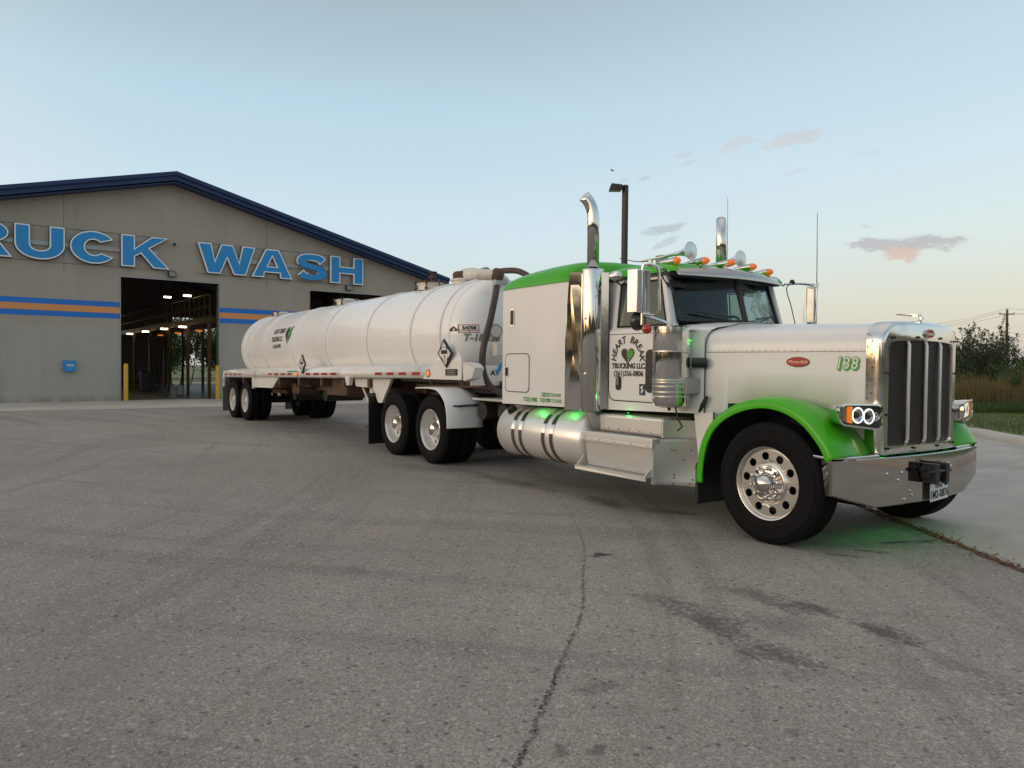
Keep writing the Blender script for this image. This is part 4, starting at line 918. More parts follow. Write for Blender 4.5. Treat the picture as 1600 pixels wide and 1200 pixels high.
for y in(-.268,0,.268):
    xx=.668+.05*(1-(y/.54)**2); MB().tube([(xx,y,.90),(xx+.012,y,.93),(xx+.012,y,1.73+.01),(xx,y,1.765+.008)],.0155,10).build('grille_bar',satin,tr)
m=MB()
for z in [ .95+.11*k for k in range(9)]:
    for s in(-1,1): m.lathe([(.007,0),(.005,.004),(.001,.005)],(.56,s*.637,z),(0,s,0),7); m.lathe([(.007,0),(.005,.004),(.001,.005)],(.60,s*.6385,z+.05),(0,s,0),7) if z<1.75 else None
for y,z in((-.555,.865),(-.2,.857),(.2,.857),(.555,.865),(-.57,1.15),(.57,1.15),(-.57,1.5),(.57,1.5),(-.50,1.80),(-.17,1.81),(.22,1.81),(.52,1.79)):
    xx=.70+.05*(1-(y/.6)**2); m.cyl((xx-.004,y,z),(xx+.006,y,z),.011,n=8); m.box(xx,xx+.006,y-.02,y+.02,z-.005,z+.005)
m.build('grille_screws',black,sur)
em=MB().prism([(.745,a,1.845+b) for a,b in oval(.075,.041)],(.014,0,0)).build('nose_emblem',chrome,tr,smooth=30)
MB().prism([(.7592,a,1.845+b) for a,b in oval(.069,.035)],(.003,0,0)).build('emblem_field',red,em,smooth=30)
MX=Matrix(((0,0,1,0),(1,0,0,0),(0,1,0,0),(0,0,0,1)))  # text plane facing +x
text('Peterbilt',.030,.02,shear=.3,sx=.95).xf(Matrix.Translation((.7635,0,1.845))@MX).build('emblem_script',alup,em,smooth=0)
# hood ornament (stylised bird)
m=MB().tube([(.62,0,1.945),(.66,0,1.955),(.685,0,1.98),(.665,0,2.01),(.60,0,2.015)],.012,8,[.010,.013,.016,.016,.012])
m.hexa([(.60,-.012,2.0),(.66,-.02,1.995),(.66,.02,1.995),(.60,.012,2.0)],[(.60,-.01,2.02),(.66,-.016,2.02),(.66,.016,2.02),(.60,.01,2.02)])
for s in(-1,1): m.hexa([(.63,s*.01,2.025),(.58,s*.01,2.005),(.48,s*.05,2.02),(.50,s*.06,2.02)],[(.63,s*.01,2.015),(.58,s*.01,2.015),(.48,s*.05,2.026),(.50,s*.06,2.026)])
m.build('hood_ornament',chrome,tr,smooth=40)

# fenders
lipo=[(-.765,.44),(-.765,.55),(-.745,.70),(-.70,.85),(-.62,.985),(-.50,1.09),(-.36,1.165),(-.20,1.215),(-.03,1.235),(.13,1.215),(.27,1.165),(.39,1.09),(.49,.99),(.56,.90),(.61,.80)]
LP=catmull([(x,0,z) for x,z in lipo],4)
def off(P,d):
    out=[]
    for i,p in enumerate(P):
        t=(P[min(i+1,len(P)-1)]-P[max(i-1,0)]).normalized(); nn=Vector((-t.z,0,t.x)); out.append(p+nn*d)
    return out
def fender(s):
    rows=[(-.055,1.205),(-.05,1.222),(0,1.226),(.02,1.215),(.034,1.185),(.046,1.12),(.052,1.04),(.048,.96),(.035,.88)]
    N=len(LP); L=[]
    for d,y in rows:
        q=off(LP,d); row=[]
        for i,p in enumerate(q):
            t=i/(N-1)
            # the crown falls away toward the hood at the rear; the nose stays broad
            hwx=.93+(.628-.93)*(p.x+.95)/1.5
            row.append((p.x,s*-y*-1 if False else s*y,p.z))
        L.append(row)
    q=off(LP,.0); L.append([(p.x,s*max(.93+(.628-.93)*(p.x+.95)/1.5-.02,.60),p.z-.01) for p in q])
    m=MB().loft(L,False); o=m.build('fender',green,tr,smooth=50)
    o.modifiers.new('t','SOLIDIFY').thickness=.006
    # black wheel well lining
    q=off(LP,-.045); m=MB().loft([[(p.x,s*1.17,p.z) for p in q],[(p.x,s*.58,p.z-.01) for p in q]],False)
    m.add([(p.x,s*.585,p.z) for p in q]+[(.55,s*.585,.35),(-.75,s*.585,.35)],[tuple(range(len(q)+2))]); m.build('wheel_well',black,tr,smooth=50)
    # mud flap behind
    m=MB().box(-.83,-.79,min(s*.72,s*1.19),max(s*.72,s*1.19),.22,.62); m.build('mud_flap',black,tr,smooth=0,bevel=.015)
    # chrome apron between fender and bumper
    m=MB().prism([(.42,s*1.19,.80),(.60,s*1.21,.795),(.66,s*1.0,.795),(.70,s*.66,.795),(.50,s*.62,.80)],(0,0,.025)); m.build('bumper_apron',chromed,tr,smooth=0,bevel=.008)
for s in(-1,1): fender(s)

# headlight pods
def pod(s):
    a=Vector((.725,s*.715,1.150)); b=Vector((.620,s*1.115,1.165))     # inner-front, outer-rear ends of the lens
    u=(b-a).normalized(); L_=(b-a).length; n_=Vector((-u.y*s*-1,u.x*s*-1,0)) ; n_=Vector((u.y*-s*-1,0,0)) if False else (Vector((0,0,1)).cross(u)*(1 if s<0 else -1))
    n_=-n_ if n_.x<0 else n_; n_.normalize(); M=frame(a,u,(0,0,1)); 
    def P(x,z,d): return a+u*x+Vector((0,0,z))+n_*d
    def outl(k,e=0):
        P_=[]
        for x,z in rrect(-.035-e,L_+.02+e,-.125-e,.095+e,.07,6):
            t=(x)/L_; zz_=z*(1-.28*max(0,t)) if z<0 else z*(1-.10*max(0,t)); P_.append((x,zz_))
        return P_
    sh=MB(); o0=outl(0); sh.loft([[P(x*.55+.05,z*.6,-.26) for x,z in o0],[P(x*.92,z*.92,-.14) for x,z in o0],[P(x,z,-.02) for x,z in o0],[P(x,z,.006) for x,z in o0],[P(L_/2+(x-L_/2)*.93,z*.86,.008) for x,z in o0],[P(L_/2+(x-L_/2)*.92,z*.84,-.03) for x,z in o0]],True,True,True)
    h=sh.build('headlight',chrome,tr,smooth=45)
    inn=[(L_/2+(x-L_/2)*.92,z*.84) for x,z in o0]
    MB().prism([P(x,z,-.028) for x,z in inn],n_*.004).build('reflector',black,h,smooth=0)
    MB().prism([P(x,z,.001) for x,z in inn],n_*.004).build('lens',lens,h,smooth=0)
    k=1.0
    for cx,r,zc in((.225,.062,-.004),(.110,.060,-.010),(.020,.038,-.012)):
        # bezel, projector and glowing ring
        Z=P(cx,zc,-.022); MB().lathe([(r,0),(r*.82,.010),(r*.55,-.0),(.001,-.002)],Z,n_,24).build('lamp_bowl',chrome,h)
        MB().lathe([(r*.42,.0),(r*.36,.012),(r*.2,.018),(.001,.02)],Z,n_,16).build('projector',black if cx>.05 else chrome,h)
        if cx>.05: MB().tube([Z+n_*.012+u*(r*.9*math.cos(q))+Vector((0,0,r*1.0*math.sin(q))) for q in [2*PI*i/28 for i in range(29)]],.005,8).build('light_ring',haloe,h)
    MB().prism([P(x,z,-.020) for x,z in((.285,-.072),(.335,-.066),(.335,.066),(.285,.068))],n_*.016).build('turn_lens',amberlit,h,smooth=0,bevel=.006)
    MB().prism([P(x,z,-.022) for x,z in((.340,-.060),(.385,-.055),(.395,.03),(.375,.060),(.340,.062))],n_*.005).build('side_reflector',chromed,h,smooth=0)
    MB().cyl(P(.10,0,-.2),(.55,s*.60,1.12),.05).build('pod_arm',chrome,h)
for s in(-1,1): pod(s)

# bumper
def bum(y):
    return .77-.145*(abs(y)/1.22)**2.2
ys=[-1.22+2.44*i/36 for i in range(37)]
def zb(y): return .385 if abs(y)<.74 else .385+(abs(y)-.74)/.48*.125
m=MB(); L=[]
for y in ys:
    x=bum(y); L.append([(x-.10,y,.795),(x-.01,y,.798),(x,y,.79),(x,y,(zb(y)+.79)/2),(x,y,zb(y)+.01),(x-.01,y,zb(y)),(x-.06,y,zb(y))])
m.loft(L,False); 
for k in(0,-1): m.add(L[k],[tuple(range(7))])
bp_=m.build('bumper',bumperm,tr,smooth=35); bp_.modifiers.new('t','SOLIDIFY').thickness=.004
for s in(-1,1):
    x=bum(1.22)
    m=MB().box(x-.3,x-.1,min(s*1.19,s*1.215),max(s*1.19,s*1.215),.51,.79); 
# tow hitch: dark bracket with two ears
m=MB(); X=.775
m.box(X,X+.09,-.15,.13,.60,.70); m.box(X,X+.12,-.13,-.06,.555,.725); m.box(X,X+.12,.05,.11,.555,.725); m.box(X,X+.05,-.18,.17,.66,.69); m.cyl((X+.10,-.18,.66),(X+.10,.16,.66),.016); m.box(X+.02,X+.08,-.06,.05,.56,.60)
m.lathe([(.028,-.008),(.036,0),(.028,.008)],(X+.08,-.01,.715),(0,1,0),14)
m.tube([(X+.09,.05,.56),(X+.10,.10,.54),(X+.09,.15,.545)],.011,8)
m.build('tow_hitch',black,tr,smooth=30,bevel=.006)
m=MB()
for y,z in((-.42,.66),(-.30,.50),(-.27,.46),(-.47,.60),(.42,.66),(.36,.69),(-.38,.43),(-.62,.66)):
    x=bum(y); m.lathe([(.014,0),(.016,.006),(.010,.012),(.001,.014)],(x-.002,y,z),(1,0,0),10)
m.build('bumper_bolts',chrome,bp_)
pm=Matrix.Translation((.805,.12,.465))@Matrix.Rotation(R(3),4,'X')@MX
lp=outline([[(-.155,-.078),(.155,-.078),(.155,.078),(-.155,.078)]],.002).xf(pm).build('licence_plate',labelw,tr,smooth=0)
text('1M2-0876',.068,.02,sx=.80).xf(Matrix.Translation((.0035,0,0))@pm@Matrix.Translation((0,-.02,0))).build('plate_number',letblk,lp,smooth=0)
text('TEXAS',.030,.03,sx=1.0).xf(Matrix.Translation((.0035,0,0))@pm@Matrix.Translation((-.01,.050,0))).build('plate_state',plain('navy_ink',(.03,.03,.06),.5),lp,smooth=0)
outline([[(.018*(1 if i%2==0 else .4)*math.sin(PI*i/5)+.10,.018*(1 if i%2==0 else .4)*math.cos(PI*i/5)+.05) for i in range(10)]],.001).xf(Matrix.Translation((.0035,0,0))@pm).build('plate_star',letblk,lp,smooth=0)
MB().box(.765,.802,.0,.25,.53,.55).build('plate_bracket',black,tr,smooth=0)
# green engine-bay lamp that stains the ground under the nose
def led(name,loc,e,r=.05,parent=tr,vis=True):
    o=MB().lathe([(.001,-.004),(.006,-.003),(.007,0),(.004,.003),(.001,.004)],loc,(0,0,1),10).build(name,ledg,parent)
    L=bpy.data.lights.new('green_light','POINT'); L.energy=e; L.color=(.01,1,.10); L.shadow_soft_size=r
    lo=bpy.data.objects.new('green_light',L); C.objects.link(lo); lo.parent=o; lo.location=Vector(loc)+Vector((0,0,-.02 if loc[2]>.5 else .02))
    return o

# exhaust stacks
SX=-2.47
for s in(-1,1):
    sy=s*1.10
    sh=MB(); # muffler heat shield: a long polished tube
    sh.lathe([(.122,0),(.127,.01),(.127,1.60),(.122,1.62),(.075,1.625)],(SX,sy,1.025),(0,0,1),40)
    st=sh.build('exhaust_stack',chrome,tr,smooth=40)
    pts=[(SX,sy,2.64),(SX,sy,3.22)]+[(SX-(.30-.30*math.cos(R(a)))*.72,sy+s*(.30-.30*math.cos(R(a)))*.72,3.22+.34*math.sin(R(a))) for a in(10,20,30,40,50)]
    m=MB()
    # open mouth
    m=MB(); P=[Vector(p) for p in pts]; 
    loops=[]; n=28
    for i,p in enumerate(P):
        t=(P[min(i+1,len(P)-1)]-P[max(i-1,0)]).normalized(); a=Vector((.7,s*.7,0)); b=t.cross(a).normalized(); a=b.cross(t); loops.append([p+(a*math.cos(q)+b*math.sin(q))*.069 for q in [2*PI*k/n for k in range(n)]])
    m.loft(loops,True); m.build('stack_pipe',chrome,st,smooth=60).modifiers.new('t','SOLIDIFY').thickness=.004
    e=P[-1]-(P[-1]-P[-2]).normalized()*.09; MB().lathe([(.064,0),(.001,0)],e,(P[-1]-P[-2]),24).build('stack_mouth',black,st)
    MB().tube([(SX,sy,1.04),(SX+.02,sy,.95),(SX+.06,sy-s*.08,.85),(SX+.1,sy-s*.25,.78)],.07,16).build('exhaust_elbow',galv,st)
    MB().prism([(-2.37,s*1.10,1.04),(-2.37,s*1.10,2.60),(-2.295,s*1.015,2.60),(-2.295,s*1.015,1.06)],(.004,0,0)).build('stack_inner_plate',chromed,tr,smooth=0)
    # flat chrome backing plate between shield and sleeper, with cutaway
    m=MB().prism([(-2.60,s*1.09,1.02),(-2.60,s*1.09,2.63),(-2.765,s*1.205,2.63),(-2.79,s*1.212,2.25),(-2.82,s*1.213,1.8),(-2.82,s*1.213,1.02)],(0,s*.004,0)); m.build('stack_side_plate',chrome,tr,smooth=0)
    m=MB().box(-2.60,-2.52,min(s*.97,s*.99),max(s*.97,s*.99),1.1,2.5); m.box(-2.40,-2.32,min(s*1.0,s*1.02),max(s*1.0,s*1.02),1.06,2.60); m.build('stack_bracket',rust if False else chassis,tr,smooth=0)
    MB().lathe([(.02,0),(.016,.01),(.001,.014)],(SX+.03,sy+s*.122,2.08),(.3,s,0),10).lathe([(.02,0),(.016,.01),(.001,.014)],(SX+.03,sy+s*.122,1.45),(.3,s,0),10).build('stack_bolt',alu,st)

# air cleaners
for s in(-1,1):
    ax_,ay=-1.17,s*1.175; r=.182
    a_=MB().lathe([(.001,1.135),(.12,1.135),(.165,1.15),(r-.004,1.18),(r,1.20),(r,1.70)],(ax_,ay,0),(0,0,1),44).build('air_cleaner',chrome,tr,smooth=35)
    MB().lathe([(r,1.70),(r+.002,1.705),(r+.002,1.90),(r+.008,1.905),(r+.008,1.93),(r-.01,1.938),(.001,1.945)],(ax_,ay,0),(0,0,1),44).build('intake_screen',alup,a_,smooth=35)
    for z in(1.245,1.29,1.345,1.385,1.41,1.69): MB().lathe([(r+.001,-.008),(r+.006,-.006),(r+.006,.006),(r+.001,.008)],(ax_,ay,z),(0,0,1),44).build('band',alu,a_)
    MB().box(ax_+.14,ax_+.20,min(ay,ay-s*.2),max(ay,ay-s*.2),1.27,1.43).build('bracket',galv,a_,smooth=0,bevel=.006)
    MB().tube([(ax_+.06,ay,1.14),(ax_+.10,ay,1.02),(ax_+.14,ay+s*-.02,.95),(ax_+.05,ay-s*.05,.90)],.008,6).build('drain_hose',black,a_)
    MB().cyl((ax_-.02,ay,1.10),(ax_-.02,ay,1.14),.016).build('drain_nipple',black,a_)
    MB().lathe([(.05,0),(.05,.14),(.03,.15)],(ax_+.16,ay-s*.12,1.58),(.6,s*-.6,0),14).build('intake_pipe',black,a_)
    if s<0: text('O',.02,.1,sx=2).xf(Matrix.Translation((ax_-.06,ay-.178,1.235))@Matrix.Rotation(R(-19),4,'Z')@MS).build('maker_badge',labelw,a_,smooth=0)
# fuel tanks
for s in(-1,1):
    ty=s*.855; r=.335; x0,x1=-4.34,-2.56; zc=.665
    prof=[(.001,-.035),(.18,-.03),(.29,-.015),(r-.015,.012),(r,.035),(r,x1-x0-.035),(r-.015,x1-x0-.012),(.29,x1-x0+.015),(.18,x1-x0+.03),(.001,x1-x0+.035)]
    ft=MB().lathe(prof,(x0,ty,zc),(1,0,0),56).build('fuel_tank',alus,tr,smooth=50)
    for xs_ in(-3.93,-3.765,-3.275,-3.11):
        mb=MB(); loops=[]
        for q in range(0,57):
            a=2*PI*q/56; 
            loops.append([(xs_-.035,ty+(r+.003)*math.cos(a),zc+(r+.003)*math.sin(a)),(xs_-.035,ty+(r+.006)*math.cos(a),zc+(r+.006)*math.sin(a)),(xs_+.035,ty+(r+.006)*math.cos(a),zc+(r+.006)*math.sin(a)),(xs_+.035,ty+(r+.003)*math.cos(a),zc+(r+.003)*math.sin(a))])
        mb.loft(loops,True).build('tank_strap',chrome,ft,smooth=40)
        # dark rubber pad on the lower half
        loops=[]
        for q in range(0,31):
            a=R(8-128*q/30) if s>0 else R(172+128*q/30); loops.append([(xs_-.028,ty+(r+.0075)*math.cos(a),zc+(r+.0075)*math.sin(a)),(xs_+.028,ty+(r+.0075)*math.cos(a),zc+(r+.0075)*math.sin(a))])
        MB().loft(loops,False).build('strap_pad',plain('dark_strap_pad',(.10,.085,.075),.35,.3) if 'dark_strap_pad' not in MATS else MATS['dark_strap_pad'],ft)
        loops=[]
        for q in range(0,9):
            a=R(52-24*q/8) if s>0 else R(128+24*q/8); loops.append([(xs_-.035,ty+(r+.009)*math.cos(a),zc+(r+.009)*math.sin(a)),(xs_+.035,ty+(r+.009)*math.cos(a),zc+(r+.009)*math.sin(a))])
        MB().loft(loops,False).build('strap_clamp',black,ft)
    MB().cyl((-4.13,ty+s*.19,zc+.255),(-4.13,ty+s*.235,zc+.315),.065,.058,20).build('filler_cap',black,ft)
    MB().cyl((-4.13,ty+s*.17,zc+.23),(-4.13,ty+s*.20,zc+.275),.085,.08,20).build('filler_neck',chrome,ft)
# battery / step box under the cab
for s in(-1,1):
    def yb(a,b): return (min(s*a,s*b),max(s*a,s*b))
    bx=MB(); x0,x1=-2.42,-1.40
    bx.hexa([(x0,s*.62,.42),(x1,s*.62,.42),(x1,s*1.185,.42),(x0,s*1.185,.42)],[(x0-.03,s*.62,.74),(x1+.03,s*.62,.74),(x1+.03,s*1.215,.74),(x0-.03,s*1.215,.74)])
    b_=bx.build('step_box',diamond,tr,smooth=0,bevel=.008)
    MB().box(x0-.05,x1+.04,*yb(1.10,1.235),.742,.80).box(x0-.05,x1+.04,*yb(1.218,1.236),.70,.742).build('upper_step',alus,b_,smooth=0,bevel=.006)
    m=MB()
    for k in range(30): m.box(x0+.02+k*.032,x0+.04+k*.032,*yb(1.115,1.19),.8005,.808)
    m.build('step_grip',galv,b_,smooth=0)
    m=MB().box(x0-.0,x1+.02,*yb(.62,1.06),.802,1.0); m.build('step_riser',diamond,b_,smooth=0,bevel=.03,seg=3)
    ls=MB().box(x0-.10,x1+.02,*yb(1.17,1.30),.40,.415); ls.box(x0-.10,x1+.02,*yb(1.285,1.30),.365,.415); o=ls.build('lower_step',alus,b_,smooth=0,bevel=.005)
    m=MB()
    for k in range(34): m.box(x0-.07+k*.032,x0-.05+k*.032,*yb(1.19,1.275),.4155,.422)
    m.build('lower_step_grip',galv,b_,smooth=0)
    for xx in(x0-.07,x1): MB().prism([(xx,s*1.18,.40),(xx,s*1.29,.40),(xx,s*1.29,.43),(xx,s*1.19,.52)],(.012,0,0)).build('step_bracket',alus,b_,smooth=0)
    # flared aluminium end panel seen from the front
    for za,zb_,ya,nm in((.33,.80,1.205,'step_end_panel'),(.80,.985,1.065,'riser_end_panel')):
        m=MB(); L=[]
        for k in range(13):
            z=zb_+(za-zb_)*k/12; fl=max(0,(.62-z)/.29)**2
            A=Vector((-1.375,s*ya,z)); B=Vector((-1.10+.20*fl,s*.70,z)); row=[A+Vector((-.03,0,0)),A]
            for q in range(1,11):
                t=q/10; row.append(Vector((A.x+(B.x-A.x)*t**1.5,A.y+(B.y-A.y)*(1-(1-t)**1.25),z-(.03*t if k==12 else 0))))
            L.append(row)
        m.loft(L,False); m.build(nm,alus,tr,smooth=60).modifiers.new('t','SOLIDIFY').thickness=.005
    m=MB()
    for k in range(7): m.lathe([(.010,0),(.008,.006),(.001,.008)],(x0+.04+k*.165,s*1.061,.845),(0,s,0),8)
    for k in range(5): m.lathe([(.010,0),(.008,.006),(.001,.008)],(x0+.0+k*.25,s*1.236,.725),(0,s,0),8)
    for xx,zz_ in((x0,.68),(x0+.02,.46),(x1,.46),(x1+.02,.68)): m.lathe([(.010,0),(.008,.006),(.001,.008)],(xx,s*(1.185+.03*(zz_-.42)/.32+.003),zz_),(0,s,0),8)
    m.build('step_bolts',galv,b_)
    m=MB()
    for xx,yy,zz_ in((-1.22,1.13,.70),(-1.19,1.11,.70),(-1.14,1.04,.60),(-1.2,1.11,.45),(-1.2,1.11,.42),(-1.08,.93,.52),(-1.1,.95,.40),(-1.2,1.12,.36),(-1.1,.98,.70),(-1.12,.97,.36)):
        m.lathe([(.010,0),(.008,.008),(.001,.010)],(xx+.03,s*yy,zz_),(.8,s*.5,0),8)
    m.build('panel_bolts',rust,b_)

# quarter fenders
for s in(-1,1):
    P=catmull([(-6.62,0,1.175),(-6.4,0,1.185),(-6.1,0,1.185),(-5.92,0,1.165),(-5.78,0,1.10),(-5.66,0,.99),(-5.60,0,.86),(-5.575,0,.72),(-5.57,0,.59)],4)
    m=MB(); L=[]
    for y,d in((1.235,-.022),(1.245,-.015),(1.245,-.004),(1.235,.004),(1.0,.012),(.75,.008),(.62,.0)): L.append([(p.x,s*y,p.z) for p in off(P,d)])
    o=m.loft(L,False).build('quarter_fender',alus if False else tankwhite,tr,smooth=50); o.modifiers.new('t','SOLIDIFY').thickness=.004
    MB().cyl((-5.60,s*1.05,.92),(-5.25,s*.45,.98),.016).build('fender_rod',black,o)
    MB().box(-5.64,-5.60,min(s*.64,s*1.12),max(s*.64,s*1.12),.915,.935).build('fender_strap',black,o,smooth=0)
    MB().box(-8.47,-8.44,min(s*.62,s*1.24),max(s*.62,s*1.24),.10,.98).box(-8.47,-8.41,min(s*.45,s*1.25),max(s*.45,s*1.25),.985,1.02).build('mud_flap',black,tr,smooth=0)

# mirrors on tube brackets
for s in(-1,1):
    Y=s*1.45
    br=MB().tube([(-1.30,s*1.0,1.965),(-1.31,s*1.25,2.02),(-1.31,s*1.42,2.05),(-1.31,Y,2.06)],.014,8)
    br.tube([(-1.31,Y,1.95),(-1.31,Y,2.50),(-1.30,Y,2.54),(-1.26,s*1.40,2.55),(-1.22,s*1.34,2.53),(-1.215,s*1.32,2.47),(-1.22,s*1.30,2.10),(-1.26,s*1.34,2.05),(-1.31,Y,2.06)],.014,8)
    br.tube([(-1.30,s*1.40,2.545),(-1.36,s*1.2,2.55),(-1.42,s*.98,2.53)],.012,8)
    mr=br.build('mirror',alup,tr)
    if s<0: M0=Matrix.Translation((-1.345,Y,2.285))@Matrix.Rotation(R(4),4,'Z')
    else: M0=Matrix.Translation((-1.36,Y-.02,2.30))@Matrix.Rotation(R(30),4,'Z')
    # housing: shallow wedge box, polished side, mirror face to the rear
    MB().hexa([(-.07,-.11,-.215),(.055,-.10,-.215),(.055,.10,-.215),(-.07,.11,-.215)],[(-.07,-.11,.215),(.055,-.10,.215),(.055,.10,.215),(-.07,.11,.215)]).xf(M0@Matrix.Diagonal((1 if s<0 else .7,1,1,1))).build('mirror_housing',chromed,mr,smooth=0,bevel=.008)
    MB().box(.0555,.062,-.085,-.04,-.20,.20).box(.0555,.062,.04,.085,-.20,.20).box(.0555,.060,-.015,.015,-.20,.20).xf(M0).build('housing_ribs',galv,mr,smooth=0,bevel=.003)
    MB().box(-.079,-.0755,-.095,.095,-.205,.205).xf(M0).build('mirror_glass',chrome,mr,smooth=0)
    MB().lathe([(.001,.05),(.05,.045),(.085,.02),(.098,-.02),(.095,-.03)],(-1.37,Y-s*.02,1.99),(1,0,-.1),24).build('convex_mirror',MATS.get('convex_mirror_shell') or plain('convex_mirror_shell',(.06,.06,.06),.2,.4),mr)
    MB().lathe([(.001,.025),(.03,.022),(.047,.008),(.050,-.012),(.001,-.018)],(-1.25,Y-s*.01,1.91),(.7,s*.7,0),20).build('marker_lamp',redlens,mr)
    MB().tube([(-1.31,Y,1.96),(-1.27,Y,1.93)],.012,6).build('lamp_stem',alup,mr)
    MB().tube(catmull([(-1.22,s*1.31,2.5),(-1.30,s*1.15,2.53),(-1.40,s*1.0,2.50),(-1.33,s*.995,2.25),(-1.26,s*1.0,1.98)],6),.006,5).build('mirror_cable',black,mr)
fd=MB().lathe([(.001,.03),(.04,.027),(.062,.01),(.066,-.01),(.06,-.02)],(0,0,0),(1,0,0),20).xf(Matrix.Translation((-2.05,-1.13,2.53))@Matrix.Rotation(R(-55),4,'Z')@Matrix.Diagonal((1,1.15,.85,1))).build('door_mirror',chrome,tr)
MB().tube([(-2.05,-1.12,2.47),(-2.05,-1.05,2.43),(-2.05,-.98,2.48)],.010,6).build('door_mirror_arm',black,tr)

# sun visor over the windscreen
m=MB(); A=[];B=[];C0=[]
for i in range(17):
    y=-.89+1.78*i/16; t=abs(y)/.89
    A.append((-1.50-.03*t,y,2.663-.085*t**2.2)); B.append((-1.30-.12*t*t,y,2.60-.03*t*t)); C0.append((-1.20-.15*t*t,y,2.495))
m.loft([A,B,C0],False).build('sun_visor_panel',bumperm,tr,smooth=50).modifiers.new('t','SOLIDIFY').thickness=.006
# cab marker lights, bullet shaped
for y,x in((-.78,-1.50),(-.40,-1.44),(0,-1.42),(.40,-1.44),(.78,-1.50)):
    z=2.665+.035*(1-(y/.8)**2)
    a_=MB().lathe([(.004,-.30),(.018,-.25),(.032,-.14),(.041,-.03),(.043,0)],(x,y,z),(1,0,0),20).build('marker_light',chromed,tr)
    MB().lathe([(.042,0),(.040,.02),(.030,.045),(.014,.062),(.001,.068)],(x,y,z),(1,0,0),20).build('amber_lens',amber,a_)
    MB().box(x-.10,x-.04,y-.015,y+.015,z-.075,z-.025).build('light_foot',chromed,a_,smooth=0)
# air horns
for y,x in((-.50,-1.55),(.42,-1.62)):
    z=2.80
    a_=MB().lathe([(.012,-.75),(.014,-.5),(.018,-.3),(.025,-.16),(.046,-.08),(.074,-.025),(.100,0),(.103,.004),(.097,.004),(.05,-.03),(.02,-.1),(.001,-.1)],(x,y,z),(1,0,.04),28).build('air_horn',chromed,tr,smooth=60)
    MB().lathe([(.097,.003),(.05,.012),(.001,.016)],(x,y,z),(1,0,.04),28).build('horn_screen',alu,a_)
    MB().box(x-.62,x-.58,y-.015,y+.015,z-.14,z-.03).box(x-.25,x-.22,y-.01,y+.01,z-.13,z-.02).build('horn_foot',alu,a_,smooth=0)
MB().box(-2.16,-2.06,-.42,-.30,2.705,2.83).build('roof_bracket',galv,tr,smooth=0,bevel=.01)
# antennas
MB().cyl((-2.12,.80,2.60),(-2.13,.80,3.66),.005,.003,6).build('antenna',galv,tr)
MB().cyl((-1.31,1.46,2.53),(-1.32,1.46,3.42),.007,.004,6).build('antenna',galv,tr)
MB().lathe([(.03,-.02),(.035,0),(.02,.03),(.001,.035)],(-1.40,1.10,2.56),(0,0,1),12).build('antenna_mount',black,tr)
MB().tube([(-2.62,-.55,2.84),(-2.3,-.6,2.76),(-2.05,-.65,2.73)],.005,5).build('roof_wire',black,tr)
MB().lathe([(.001,.03),(.05,.02),(.075,0),(.07,-.02)],(-1.55,.98,2.60),(.5,0,1),16).build('roof_lamp',alu,tr)
# wipers
for y0,y1 in((-.18,-.62),(.16,.60)):
    wv=MB().tube([(-1.185,y0*.6,2.005),(-1.215,y0+ (y1-y0)*.3,2.05),(-1.265,y0+(y1-y0)*.75,2.10)],.007,6).build('wiper',black,tr)
    MB().tube([(-1.205,y0+(y1-y0)*.05,2.075),(-1.345,y1+(y1-y0)*.15,2.125)],.009,6).build('wiper_blade',black,wv)
MB().box(-1.26,-1.14,-.06,.10,2.005,2.03).build('wiper_mount',black,tr,smooth=0,bevel=.01)
# green accent lamps
led('accent_light',(-3.53,-1.07,1.035),.5); led('accent_light',(-2.86,-1.07,1.035),.5); led('accent_light',(-1.93,-1.03,1.03),.3)
led('accent_light',(-1.0,-1.08,1.80),.07); led('accent_light',(.30,.05,.62),6.0,.06); led('accent_light',(.40,-.55,.72),1.8,.05)
led('accent_light',(-1.17,-1.02,1.86),.35) if False else None

# ------------------------------------------------------------------ tank trailer (own frame, origin under its axle group)
TO=Vector((-17.2,-.10,0)); TL=.0150; YAW=R(.5)
tl=thing('tank_trailer','long white cylindrical vacuum tank trailer with low deck fenders, behind the truck','trailer',TO,(0,-TL,YAW),local=True)
TM=Matrix.Translation(TO)@Matrix.Rotation(YAW,4,'Z')@Matrix.Rotation(-TL,4,'Y'); TI=TM.inverted()
def pxY(px,py,Y):
    d=pdir(px,py); t=(Y-CAM.y)/d.y; return TI@(CAM+d*t)
def pxX(px,py,X):
    d=pdir(px,py); t=(X-CAM.x)/d.x; return TI@(CAM+d*t)
def LX(X): return X-TO.x
twh=make_wheel('trailer',tl); tiw=inner_wheel(tl); first=True
for ax in(.62,-.64):
    for s in(-1,1):
        a=twh if first else copy_tree(twh,tl); b=tiw if first else copy_tree(tiw,tl); first=False
        a.location=(ax,s*1.20,.53-TL*ax*0); a.rotation_euler=(0,R(ax*77%60),0 if s<0 else PI); b.location=(ax,s*.89,.53); b.rotation_euler=(0,0,0 if s<0 else PI)
for ax in(.62,-.64):
    m=MB().cyl((ax,-.95,.53),(ax,.95,.53),.075); m.box(ax-.5,ax+.5,-.52,-.42,.60,.66).box(ax-.5,ax+.5,.42,.52,.60,.66); m.cyl((ax-.1,-.3,.53),(ax-.35,-.3,.75),.06).cyl((ax-.1,.3,.53),(ax-.35,.3,.75),.06)
    m.build('axle',chassis,tl,smooth=40)
x0,x1=LX(-6.06),0
TX0,TX1=LX(-17.88),LX(-6.06); RT=.93; ZC=1.958; TT=.0085
TC=lambda x: ZC-TT*x
ax3=Vector((1,0,-TT))
